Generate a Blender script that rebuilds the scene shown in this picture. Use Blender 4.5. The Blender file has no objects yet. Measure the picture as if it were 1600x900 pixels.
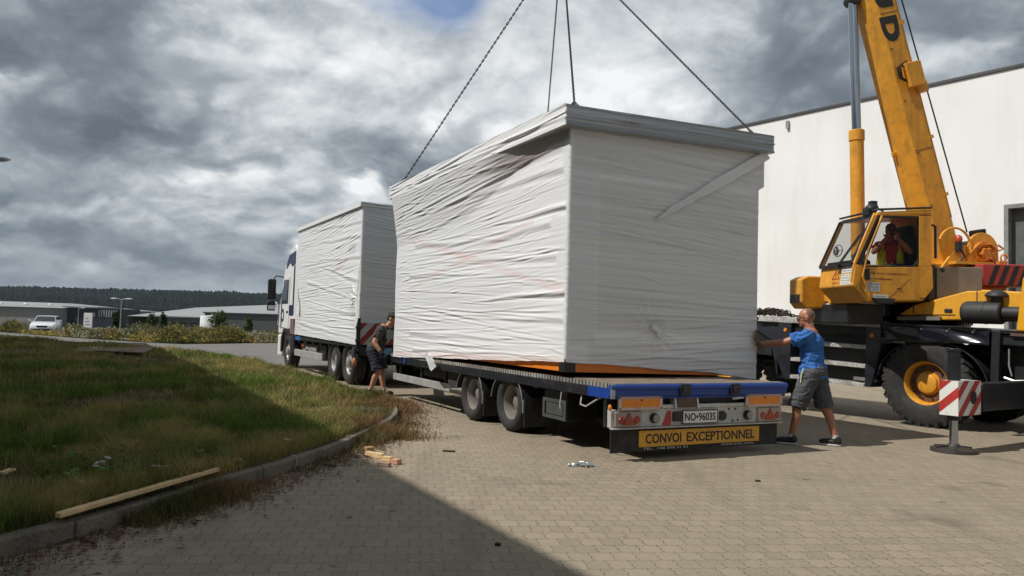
import bpy, bmesh, math, random
import numpy as np
from mathutils import Matrix, Vector, Quaternion
random.seed(7); RNG = np.random.default_rng(11)
SC = bpy.context.scene; COL = SC.collection
R = math.radians
# ------------------------------------------------------------------ camera (measured from the photograph's vanishing points)
F, CAMH = 1200.0, 1.42
TH, RO = math.atan(60/1200.0), math.atan(0.03)
_f = Vector((0, math.cos(TH), math.sin(TH))); _u0 = Vector((0, -math.sin(TH), math.cos(TH))); _r0 = Vector((1, 0, 0))
_r = _r0*math.cos(RO) + _u0*math.sin(RO); _u = -_r0*math.sin(RO) + _u0*math.cos(RO)
CAM = Vector((0, 0, CAMH))
def ray(px, py): return _f*F + _r*(px-800) + _u*(450-py)
def G(px, py, z=0.0):
    d = ray(px, py); t = (z-CAMH)/d.z; return CAM + d*t
def D(px, py, y):
    d = ray(px, py); return CAM + d*(y/d.y)
cd = bpy.data.cameras.new('camera'); cam = bpy.data.objects.new('camera', cd); COL.objects.link(cam)
cam.matrix_world = Matrix(((_r.x, _u.x, -_f.x, 0), (_r.y, _u.y, -_f.y, 0), (_r.z, _u.z, -_f.z, CAMH), (0, 0, 0, 1)))
cd.sensor_width = 36; cd.lens = 36*F/1600; cd.clip_start = 0.1; cd.clip_end = 12000
SC.camera = cam
# ------------------------------------------------------------------ object helpers
W = {}
def frame(x, y, z=0.0, ang=0.0): return Matrix.Translation((x, y, z)) @ Matrix.Rotation(ang, 4, 'Z')
def fdir(x, y, dx, dy, z=0.0): return frame(x, y, z, math.atan2(dy, dx))
def tag(o, label=None, cat=None, group=None, kind=None):
    if label: o['label'] = label
    if cat: o['category'] = cat
    if group: o['group'] = group
    if kind: o['kind'] = kind
    return o
def root(name, label, cat, M, group=None):
    o = bpy.data.objects.new(name, None); o.empty_display_size = .2; COL.objects.link(o)
    o.matrix_basis = M; W[o.name] = M.copy(); return tag(o, label, cat, group)
def link(name, me, mat, parent=None, fr=None):
    o = bpy.data.objects.new(name, me); COL.objects.link(o)
    for m in (mat if isinstance(mat, (list, tuple)) else [mat]):
        if m: me.materials.append(m)
    if parent is not None:
        o.parent = parent; pw = W[parent.name]; fr = pw if fr is None else fr
        o.matrix_basis = pw.inverted() @ fr
    elif fr is not None: o.matrix_basis = fr
    W[o.name] = (fr or Matrix()).copy(); return o
class MB:
    def __init__(s): s.v = []; s.f = []; s.mi = []; s.m = 0
    def add(s, vs, fs):
        n = len(s.v); s.v += [tuple(v) for v in vs]
        for f in fs: s.f.append([i+n for i in f]); s.mi.append(s.m)
        return s
    def bx(s, a, b, rot=None, c=None):
        x0, y0, z0 = (min(a[i], b[i]) for i in range(3)); x1, y1, z1 = (max(a[i], b[i]) for i in range(3))
        vs = [Vector(p) for p in ((x0,y0,z0),(x1,y0,z0),(x1,y1,z0),(x0,y1,z0),(x0,y0,z1),(x1,y0,z1),(x1,y1,z1),(x0,y1,z1))]
        if rot is not None:
            cc = Vector(c) if c else Vector(((x0+x1)/2, (y0+y1)/2, (z0+z1)/2)); vs = [cc + rot @ (v-cc) for v in vs]
        return s.add(vs, [(0,3,2,1),(4,5,6,7),(0,1,5,4),(1,2,6,5),(2,3,7,6),(3,0,4,7)])
    def beam(s, p, q, w, h, up=(0,0,1)):
        p, q = Vector(p), Vector(q); d = (q-p).normalized(); u = Vector(up); sd = d.cross(u)
        if sd.length < 1e-4: sd = d.cross(Vector((1,0,0)))
        sd.normalize(); u = sd.cross(d); vs = []
        for o in (p, q):
            for a, b in ((-1,-1),(1,-1),(1,1),(-1,1)): vs.append(o + sd*a*w/2 + u*b*h/2)
        return s.add(vs, [(3,2,1,0),(4,5,6,7),(0,1,5,4),(1,2,6,5),(2,3,7,6),(3,0,4,7)])
    def cyl(s, p, q, r0, r1=None, n=16, cap=True):
        return s.tube([p, q], [r0, r0 if r1 is None else r1], n, cap)
    def tube(s, pts, r, n=8, cap=True):
        pts = [Vector(p) for p in pts]; rr = r if isinstance(r, (list, tuple)) else [r]*len(pts)
        rings = []; ref = None
        for i, p in enumerate(pts):
            d = (pts[min(i+1, len(pts)-1)] - pts[max(i-1, 0)]).normalized()
            if ref is None:
                ref = d.cross(Vector((0,0,1)))
                if ref.length < .1: ref = d.cross(Vector((0,1,0)))
            ref = (ref - d*ref.dot(d)).normalized(); b = d.cross(ref)
            rings.append([p + (ref*math.cos(2*math.pi*k/n) + b*math.sin(2*math.pi*k/n))*rr[i] for k in range(n)])
        vs = [v for g in rings for v in g]; fs = []
        for i in range(len(rings)-1):
            for k in range(n): fs.append((i*n+k, i*n+(k+1)%n, (i+1)*n+(k+1)%n, (i+1)*n+k))
        if cap: fs.append(tuple(range(n-1, -1, -1))); fs.append(tuple((len(rings)-1)*n+k for k in range(n)))
        return s.add(vs, fs)
    def lathe(s, prof, o, ax, n=32, a0=0, a1=2*math.pi):
        # prof: (radius, along axis)
        o, ax = Vector(o), Vector(ax).normalized(); e1 = ax.cross(Vector((0,0,1)))
        if e1.length < .1: e1 = Vector((1,0,0))
        e1.normalize(); e2 = ax.cross(e1); full = abs(a1-a0-2*math.pi) < 1e-6; m = n if full else n+1
        vs = [o + ax*t + (e1*math.cos(a0+(a1-a0)*k/n) + e2*math.sin(a0+(a1-a0)*k/n))*r for k in range(m) for r, t in prof]
        L = len(prof); fs = []
        for k in range(n):
            for j in range(L-1): a = k*L; b = ((k+1) % m)*L; fs.append((a+j, b+j, b+j+1, a+j+1))
        return s.add(vs, fs)
    def prism(s, poly, a, b, ax='y'):
        # poly in the two other coordinates, extruded from a to b
        def P(u, v, t): return {'y': (u, t, v), 'x': (t, u, v), 'z': (u, v, t)}[ax]
        n = len(poly); vs = [P(u, v, a) for u, v in poly] + [P(u, v, b) for u, v in poly]
        fs = [tuple(range(n)), tuple(range(2*n-1, n-1, -1))] + [((k+1)%n, k, n+k, n+(k+1)%n) for k in range(n)]
        return s.add(vs, fs)
    def poly(s, pts): return s.add(pts, [tuple(range(len(pts)))])
    def ell(s, c, r, n=12, m=8, rot=None):
        c = Vector(c); r = r if isinstance(r, (list, tuple)) else (r, r, r); vs = []; fs = []
        for i in range(m+1):
            th = math.pi*i/m
            for k in range(n):
                p = Vector((r[0]*math.sin(th)*math.cos(2*math.pi*k/n), r[1]*math.sin(th)*math.sin(2*math.pi*k/n), r[2]*math.cos(th)))
                vs.append(c + (rot @ p if rot is not None else p))
        for i in range(m):
            for k in range(n): fs.append((i*n+k, (i+1)*n+k, (i+1)*n+(k+1)%n, i*n+(k+1)%n))
        return s.add(vs, fs)
    def cap(s, p, q, r0, r1=None, n=10):          # capsule
        r1 = r0 if r1 is None else r1; s.ell(p, r0, n, 8); s.ell(q, r1, n, 8); return s.cyl(p, q, r0, r1, n)
    def mesh(s, name):
        me = bpy.data.meshes.new(name); me.from_pydata(s.v, [], s.f); me.polygons.foreach_set('material_index', s.mi); me.update()
        bm = bmesh.new(); bm.from_mesh(me); bmesh.ops.remove_doubles(bm, verts=bm.verts, dist=1e-6)
        bmesh.ops.recalc_face_normals(bm, faces=bm.faces); bm.to_mesh(me); bm.free(); return me
    def build(s, name, mat, parent=None, fr=None, bevel=0, smooth=False, seg=2):
        me = s.mesh(name); o = link(name, me, mat, parent, fr)
        if smooth:
            me.polygons.foreach_set('use_smooth', [True]*len(me.polygons))
            if smooth != 'all': me.set_sharp_from_angle(angle=R(38))
        if bevel:
            b = o.modifiers.new('bevel', 'BEVEL'); b.width = bevel; b.segments = seg; b.limit_method = 'ANGLE'; b.angle_limit = R(40); b.harden_normals = False
        return o
from mathutils import noise as mn
def blob(mb, name, mat, parent, fr=None, vox=.012, sm=4, folds=0, seed=0):
    me = mb.mesh('tmp'); o = bpy.data.objects.new('tmp', me); COL.objects.link(o)
    m = o.modifiers.new('r', 'REMESH'); m.mode = 'VOXEL'; m.voxel_size = vox; m.use_smooth_shade = True
    k = o.modifiers.new('s', 'SMOOTH'); k.factor = .5; k.iterations = sm
    dg = bpy.context.evaluated_depsgraph_get(); dg.update()
    me2 = bpy.data.meshes.new_from_object(o.evaluated_get(dg)); bpy.data.objects.remove(o); me2.name = name
    if folds:
        ns = [v.normal.copy() for v in me2.vertices]
        for v, nn_ in zip(me2.vertices, ns):
            p = v.co; q = Vector((p.x*7+seed, p.y*7, p.z*15)); w_ = mn.noise_vector(q*.5)*.9; t_ = 1-abs(mn.noise(q+w_))*2; v.co += nn_*folds*(t_**2*.9 - .35 + .5*mn.noise(q*2.3+w_))
        me2.update()
    me2.materials.clear(); me2.polygons.foreach_set('use_smooth', [True]*len(me2.polygons))
    return link(name, me2, mat, parent, fr)
def text(s, w, h, o, ex, ey, mat, parent, name='lettering', fr=None, depth=.0015, bold=.0):
    cu = bpy.data.curves.new('t', 'FONT'); cu.body = s; cu.extrude = 0.001; cu.offset = bold; cu.resolution_u = 3
    to = bpy.data.objects.new('t', cu); COL.objects.link(to); dg = bpy.context.evaluated_depsgraph_get(); dg.update()
    me = bpy.data.meshes.new_from_object(to.evaluated_get(dg)); bpy.data.objects.remove(to)
    co = np.empty(len(me.vertices)*3); me.vertices.foreach_get('co', co); co = co.reshape(-1, 3)
    mn, mx = co.min(0), co.max(0); sz = np.maximum(mx-mn, 1e-6)
    ex, ey = Vector(ex).normalized(), Vector(ey).normalized(); ez = ex.cross(ey)
    u = (co[:, 0]-mn[0])/sz[0]*w; v = (co[:, 1]-mn[1])/sz[1]*h; t = np.where(co[:, 2] > 0, depth, 0)
    pts = np.outer(u, ex) + np.outer(v, ey) + np.outer(t, ez) + np.array(o)
    me.vertices.foreach_set('co', pts.ravel()); me.materials.clear(); me.update()
    return link(name, me, mat, parent, fr)
def npmesh(name, V, Fc, mat, col=None, parent=None, fr=None, smooth=False, cname='Col'):
    me = bpy.data.meshes.new(name); V = np.asarray(V, np.float32); Fc = np.asarray(Fc, np.int32)
    n, k = Fc.shape; me.vertices.add(len(V)); me.vertices.foreach_set('co', V.ravel())
    me.loops.add(n*k); me.loops.foreach_set('vertex_index', Fc.ravel()); me.polygons.add(n)
    me.polygons.foreach_set('loop_start', np.arange(0, n*k, k, dtype=np.int32)); me.polygons.foreach_set('loop_total', np.full(n, k, np.int32))
    if smooth: me.polygons.foreach_set('use_smooth', np.ones(n, bool))
    me.update(calc_edges=True)
    if col is not None:
        a = me.color_attributes.new(cname, 'FLOAT_COLOR', 'POINT'); c4 = np.ones((len(V), 4), np.float32); c4[:, :3] = col
        a.data.foreach_set('color', c4.ravel())
    return link(name, me, mat, parent, fr)
def vnoise(x, y, seed=0):
    x = np.asarray(x, float); y = np.asarray(y, float); xi = np.floor(x).astype(np.int64); yi = np.floor(y).astype(np.int64); fx = x-xi; fy = y-yi
    def h(a, b):
        n = (a*374761393 + b*668265263 + seed*1442695041) & 0x7fffffff; n = ((n ^ (n >> 13))*1274126177) & 0x7fffffff
        return ((n ^ (n >> 16)) & 0xffff)/65535.0
    sx = fx*fx*(3-2*fx); sy = fy*fy*(3-2*fy)
    return (h(xi,yi)*(1-sx)+h(xi+1,yi)*sx)*(1-sy) + (h(xi,yi+1)*(1-sx)+h(xi+1,yi+1)*sx)*sy
def fbm(x, y, seed=0, o=4):
    t = 0; a = .5
    for k in range(o): t = t + a*vnoise(x*2**k, y*2**k, seed+k); a *= .5
    return t/(1-.5**o)
# ------------------------------------------------------------------ materials
class N:
    def __init__(s, nt): s.t = nt
    def n(s, ty, ins=None, **kw):
        x = s.t.nodes.new(ty)
        for k, v in kw.items(): setattr(x, k, v)
        for k, v in (ins or {}).items():
            if hasattr(v, 'is_output'): s.t.links.new(v, x.inputs[k])
            else: x.inputs[k].default_value = v
        return x
    def math(s, op, a, b=0.0, c=0.0):
        return s.n('ShaderNodeMath', {0: a, 1: b, 2: c}, operation=op).outputs[0]
    def mix(s, f, a, b, bt='MIX'):
        x = s.n('ShaderNodeMix', data_type='RGBA', blend_type=bt)
        for k, v in ((0, f), (6, a), (7, b)):
            if hasattr(v, 'is_output'): s.t.links.new(v, x.inputs[k])
            else: x.inputs[k].default_value = v if k == 0 else (*v[:3], 1)
        return x.outputs[2]
    def ramp(s, f, stops):
        x = s.n('ShaderNodeValToRGB', {0: f}); e = x.color_ramp.elements
        while len(e) < len(stops): e.new(.5)
        for q, (p, c) in zip(e, stops): q.position = p; q.color = (*c[:3], 1) if isinstance(c, (tuple, list)) else (c, c, c, 1)
        return x.outputs[0]
def newmat(name):
    m = bpy.data.materials.new(name); m.use_nodes = True; nt = m.node_tree; b = nt.nodes['Principled BSDF']; return m, N(nt), b
MATS = {}
def M(name, c=(.5,.5,.5), rough=.6, metal=0, var=.25, sc=3.0, bump=0.0, bs=40.0, dirt=0.0, dirtc=(.12,.1,.08), spec=.5, coat=0.0, grime=1.0, streak=0):
    if name in MATS: return MATS[name]
    m, n, b = newmat(name); MATS[name] = m
    tc = n.n('ShaderNodeTexCoord').outputs['Object']
    nz = n.n('ShaderNodeTexNoise', {'Vector': tc, 'Scale': sc, 'Detail': 6, 'Roughness': .65}).outputs[0]
    lo = tuple(x*(1-var) for x in c); hi = tuple(min(1, x*(1+var*.6)) for x in c)
    col = n.ramp(nz, [(.3, lo), (.7, hi)])
    if dirt:
        n2 = n.n('ShaderNodeTexNoise', {'Vector': tc, 'Scale': sc*2.3*grime, 'Detail': 8, 'Roughness': .75}).outputs[0]
        k = n.ramp(n2, [(.5, 0.0), (.72, dirt)]); col = n.mix(k, col, dirtc)
        if streak:
            ms = n.n('ShaderNodeMapping', {'Vector': tc, 'Scale': (9, 9, .7)}).outputs[0]; n4 = n.n('ShaderNodeTexNoise', {'Vector': ms, 'Scale': 1.0, 'Detail': 7, 'Roughness': .7}).outputs[0]
            col = n.mix(n.ramp(n4, [(.52, 0.0), (.75, .55)]), col, dirtc); n5 = n.n('ShaderNodeTexNoise', {'Vector': tc, 'Scale': 38, 'Detail': 3}).outputs[0]; col = n.mix(n.ramp(n5, [(.70, 0.0), (.73, .7)]), col, (.07, .045, .03))
    n.t.links.new(col, b.inputs['Base Color']); b.inputs['Metallic'].default_value = metal
    rr = n.math('ADD', rough-.08, n.math('MULTIPLY', nz, .16)); n.t.links.new(rr, b.inputs['Roughness'])
    b.inputs['Specular IOR Level'].default_value = spec; b.inputs['Coat Weight'].default_value = coat
    if bump:
        n3 = n.n('ShaderNodeTexNoise', {'Vector': tc, 'Scale': bs, 'Detail': 4}).outputs[0]
        bp = n.n('ShaderNodeBump', {'Height': n3, 'Strength': bump, 'Distance': .02}); n.t.links.new(bp.outputs[0], b.inputs['Normal'])
    return m
def attrmat(name, rough=.7, trans=0.0, mul=1.0, bump=0.0, bsc=(1, 1, 1), spec=.3):
    m, n, b = newmat(name); a = n.n('ShaderNodeAttribute', attribute_name='Col').outputs['Color']
    n.t.links.new(a, b.inputs['Base Color']); b.inputs['Roughness'].default_value = rough; b.inputs['Specular IOR Level'].default_value = spec
    if trans:
        tr = n.n('ShaderNodeBsdfTranslucent', {'Color': a}); mx = n.n('ShaderNodeMixShader', {0: trans, 1: b.outputs[0], 2: tr.outputs[0]})
        n.t.links.new(mx.outputs[0], n.t.nodes['Material Output'].inputs['Surface'])
    if bump:
        tc = n.n('ShaderNodeTexCoord').outputs['Object']; mp = n.n('ShaderNodeMapping', {'Vector': tc, 'Scale': bsc})
        n3 = n.n('ShaderNodeTexNoise', {'Vector': mp.outputs[0], 'Scale': 1, 'Detail': 6, 'Roughness': .6}).outputs[0]
        bp = n.n('ShaderNodeBump', {'Height': n3, 'Strength': bump, 'Distance': .01}); n.t.links.new(bp.outputs[0], b.inputs['Normal'])
    return m
def glassmat(name, tint=(.5,.55,.55), refl=.25):
    m, n, b = newmat(name); MATS[name] = m
    tr = n.n('ShaderNodeBsdfTransparent', {'Color': (*tint, 1)}); gl = n.n('ShaderNodeBsdfGlossy', {'Color': (.9,.93,.95,1), 'Roughness': .03})
    fr = n.n('ShaderNodeLayerWeight', {'Blend': refl}).outputs['Fresnel']
    mx = n.n('ShaderNodeMixShader', {0: fr, 1: tr.outputs[0], 2: gl.outputs[0]}); n.t.links.new(mx.outputs[0], n.t.nodes['Material Output'].inputs['Surface'])
    return m
ORANGE = M('crane_orange', (.72,.325,.026), .45, var=.16, dirt=.45, dirtc=(.13,.07,.035), bump=.06, streak=1)
YELLOW = M('hood_yellow', (.68,.33,.025), .42, var=.12, dirt=.35, dirtc=(.2,.12,.05), streak=1)
BLACK = M('black_paint', (.014,.015,.018), .42, var=.4, dirt=.5, dirtc=(.05,.045,.04))
RUBBER = M('rubber', (.022,.021,.02), .8, var=.35, dirt=.6, dirtc=(.075,.068,.058), bump=.2, bs=90)
DARKMETAL = M('dark_metal', (.03,.03,.032), .5, .5, var=.4, dirt=.5, dirtc=(.06,.05,.04))
STEEL = M('galvanised_steel', (.45,.45,.44), .42, .7, var=.3, dirt=.6, dirtc=(.16,.13,.1))
CHROME = M('chrome_rod', (.42,.46,.5), .18, 1, var=.1)
ALU = M('aluminium', (.6,.6,.58), .4, .5, var=.2, dirt=.4)
BLUE = M('trailer_blue', (.008,.045,.26), .38, var=.2, dirt=.3, dirtc=(.05,.06,.1))
WHITEP = M('white_paint', (.75,.75,.74), .35, var=.06, dirt=.2, dirtc=(.4,.37,.32))
NAVY = M('navy_paint', (.012,.015,.075), .35, var=.15)
GREYP = M('grey_box', (.2,.19,.17), .5, var=.2, dirt=.4)
AMBER = M('amber_reflector', (.75,.23,.015), .4, var=.12, dirt=.3, dirtc=(.3,.12,.03))
RED = M('red_paint', (.42,.03,.025), .45, var=.2, dirt=.3)
DECKWOOD = M('deck_timber', (.2,.15,.105), .8, var=.45, sc=6, dirt=.6, bump=.3)
PINE = M('pine_wood', (.62,.43,.22), .7, var=.25, sc=9, bump=.15)
CONC = M('kerb_concrete', (.165,.140,.105), .9, var=.4, sc=3, dirt=.85, dirtc=(.065,.052,.035), bump=.7, bs=40)
SKIN = M('skin', (.46,.235,.15), .5, var=.14, sc=12)
SKINTAN = M('tanned_skin', (.38,.16,.09), .45, var=.14, sc=12)
GLASSC = glassmat('cab_glass', (.60,.61,.59), .18)
PLATEW = M('plate_white', (.7,.7,.66), .45, var=.06, dirt=.25)
INK = M('black_ink', (.012,.012,.012), .6, var=.1)
SKYG, EXPO, SHL, SKYSEED, SKYF = 1.12, 0.10, 36.0, 9.1, 40.3
SKYLOBES = [(600, 60, 7, .14), (830, 60, 6, .12), (420, 110, 6, .06), (1010, 110, 4, .16), (1090, 20, 5, .10), (690, 150, 6, .06), (330, 60, 8, .06), (90, 165, 4, -.12), (1510, 60, 8, -.12), (1300, 40, 5, -.05), (560, 305, 3, -.06)]
HAZE = 2.0e-5
# ================================================================== light and sky
SAZ = Vector((-.945, -.325, 0)).normalized(); ELEV = R(52)
sd = SAZ*math.cos(ELEV) + Vector((0, 0, math.sin(ELEV)))
sl = bpy.data.lights.new('sun', 'SUN'); sl.energy = 4.1; sl.angle = R(.5); sl.color = (1, .965, .915)
so = bpy.data.objects.new('sun', sl); COL.objects.link(so); so.rotation_euler = (-sd).to_track_quat('-Z', 'Y').to_euler()
wd = bpy.data.worlds.new('World'); SC.world = wd; wd.use_nodes = True; n = N(wd.node_tree); bg = wd.node_tree.nodes['Background']
wd.cycles.sampling_method = 'MANUAL'; wd.cycles.sample_map_resolution = 512
sky = n.n('ShaderNodeTexSky', sky_type='NISHITA', sun_disc=False, sun_elevation=ELEV, sun_rotation=math.atan2(SAZ.x, SAZ.y), altitude=100)
dv = n.n('ShaderNodeTexCoord').outputs['Generated']; sp = n.n('ShaderNodeSeparateXYZ', {0: dv})
zz = n.math('ADD', n.math('MAXIMUM', sp.outputs[2], 0.0), .34)
pv = n.n('ShaderNodeCombineXYZ', {0: n.math('DIVIDE', sp.outputs[0], zz), 1: n.math('DIVIDE', sp.outputs[1], zz), 2: SKYSEED}).outputs[0]
def nz(v, sc, det, ro, dist=0.0): return n.n('ShaderNodeTexNoise', {'Vector': v, 'Scale': sc, 'Detail': det, 'Roughness': ro, 'Distortion': dist}).outputs[0]
def scl(v, k, o=(0, 0, 0)): return n.n('ShaderNodeVectorMath', {0: v, 1: k, 2: o}, operation='MULTIPLY_ADD').outputs[0]
warp = n.n('ShaderNodeTexNoise', {'Vector': pv, 'Scale': 1.4, 'Detail': 4, 'Roughness': .55}).outputs[1]
pw = n.n('ShaderNodeVectorMath', {0: warp, 1: (.34, .34, 0), 2: pv}, operation='MULTIPLY_ADD').outputs[0]
pw2 = scl(pw, (.982, .962, 1.0))
a1 = nz(pw, 1.9, 9, .50); a2 = nz(pw2, 1.9, 7, .46); a3 = nz(pv, .8, 3, .5); b1 = nz(pw, 6.0, 7, .55); b2 = nz(pw2, 6.0, 6, .55)
c1 = nz(pw, 13.0, 6, .6); c2 = nz(pw2, 13.0, 6, .6)
B = n.math('ADD', n.math('MULTIPLY', n.math('SUBTRACT', a1, .5), 1.7), .43)
B = n.math('ADD', B, n.math('MULTIPLY', n.math('SUBTRACT', a2, a1), 2.2))
B = n.math('ADD', B, n.math('MULTIPLY', n.math('SUBTRACT', b1, .5), .55)); B = n.math('ADD', B, n.math('MULTIPLY', n.math('SUBTRACT', b2, b1), 1.1))
B = n.math('ADD', B, n.math('MULTIPLY', n.math('SUBTRACT', c2, c1), .2))
B = n.math('ADD', B, n.math('MULTIPLY', n.math('SUBTRACT', a3, .5), .6))
z5 = n.math('ADD', n.math('MAXIMUM', sp.outputs[2], 0.0), .55); pf5 = n.n('ShaderNodeCombineXYZ', {0: n.math('DIVIDE', sp.outputs[0], z5), 1: n.math('DIVIDE', sp.outputs[1], z5), 2: 0.0}).outputs[0]
w5 = n.n('ShaderNodeTexNoise', {'Vector': pf5, 'Scale': 3.0, 'Detail': 3, 'Roughness': .5}).outputs[1]; pf5 = n.n('ShaderNodeVectorMath', {0: w5, 1: (.16, .16, 0), 2: pf5}, operation='MULTIPLY_ADD').outputs[0]
f1 = nz(scl(pf5, (1, 1, 1), (7.3, 2.1, SKYF)), 3.3, 10, .50); f2 = nz(scl(pf5, (.985, .97, 1), (7.3, 2.1, SKYF)), 3.3, 8, .47); f3 = nz(scl(pf5, (.95, .92, 1), (7.3, 2.1, SKYF)), 3.3, 5, .46)
fm = n.ramp(f1, [(.485, 0.0), (.55, 1.0)])
Bf = n.math('ADD', n.math('MULTIPLY', n.math('SUBTRACT', f1, f2), 2.8), n.math('ADD', n.math('MULTIPLY', n.math('SUBTRACT', f1, f3), 1.3), .33)); Bf = n.math('ADD', Bf, n.math('MULTIPLY', n.math('SUBTRACT', b1, .5), .5))
mx_ = n.n('ShaderNodeMix', {0: fm, 2: n.math('ADD', B, .10), 3: Bf}); B = n.math('MULTIPLY_ADD', mx_.outputs[0], 1.1, -.05)
def lobe(px, py, sg, amp):
    d = ray(px, py).normalized(); t = n.n('ShaderNodeVectorMath', {0: dv, 1: d}, operation='DOT_PRODUCT').outputs['Value']
    e = n.math('EXPONENT', n.math('MULTIPLY', n.math('SUBTRACT', t, 1.0), 1/R(sg)**2)); return n.math('MULTIPLY', e, amp)
for q in SKYLOBES: B = n.math('ADD', B, lobe(*q))
flat = n.ramp(sp.outputs[2], [(0.0, .80), (.06, .40), (.14, .05), (.22, 0.0)])        # contrast fades towards the horizon
B = n.math('ADD', n.math('MULTIPLY', B, n.math('SUBTRACT', 1.0, flat)), n.math('MULTIPLY', flat, .36))
cl = n.ramp(B, [(0.0, (.115, .140, .170)), (.25, (.170, .203, .238)), (.5, (.30, .34, .375)), (.75, (.53, .56, .58)), (1.0, (.76, .78, .79))])
gap = n.math('ADD', n.math('MULTIPLY', n.math('SUBTRACT', .5, a1), 1.5), n.math('MULTIPLY', n.math('SUBTRACT', .5, b1), .6))
hole = n.math('ADD', lobe(640, -85, 5.0, 1.0), n.math('ADD', lobe(725, -20, 1.8, .45), lobe(1075, -45, 2.2, .7)))
gap = n.math('ADD', gap, n.math('SUBTRACT', n.math('MULTIPLY', hole, 1.0), .50)); gm = n.ramp(gap, [(.0, 0.0), (.45, .85)])
cl10 = n.n('ShaderNodeVectorMath', {0: cl, 1: (10*SKYG, 10*SKYG, 10*SKYG)}, operation='MULTIPLY').outputs[0]
blue = n.n('ShaderNodeVectorMath', {0: sky.outputs[0], 1: (.8, .95, 1.15)}, operation='MULTIPLY').outputs[0]
n.t.links.new(n.mix(gm, cl10, blue), bg.inputs['Color']); bg.inputs['Strength'].default_value = .1
SC.view_settings.view_transform = 'Standard'; SC.view_settings.look = 'None'; SC.view_settings.exposure = EXPO; SC.view_settings.gamma = 1
# ================================================================== ground
def gz(x, y):
    r = math.hypot(x, y)
    if r < 56: return -.012
    if r < 190: t = (r-56)/134; return -.012 - 4*(t*t*(3-2*t))**.8
    return -4.012
def ground():
    rs = [0, 3, 6, 10, 16, 24, 34, 45, 54, 58, 64, 72, 84, 100, 120, 145, 170, 190, 240, 320, 450, 700, 1200, 2200, 4000, 7000]
    nn = 96; V = []; Fc = []
    for r in rs:
        for k in range(nn):
            a = 2*math.pi*k/nn; x, y = r*math.cos(a), r*math.sin(a); V.append((x, y, gz(x, y)))
    mb = MB()
    for i in range(len(rs)-1):
        for k in range(nn): Fc.append((i*nn+k, (i+1)*nn+k, (i+1)*nn+(k+1) % nn, i*nn+(k+1) % nn))
    mb.add(V, Fc)
    return tag(mb.build('ground', M('dry_soil', (.13,.11,.06), .95, var=.5, sc=.6, dirt=.6, dirtc=(.05,.06,.02), bump=.6, bs=14), smooth='all'), kind='structure')
ground()
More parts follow.
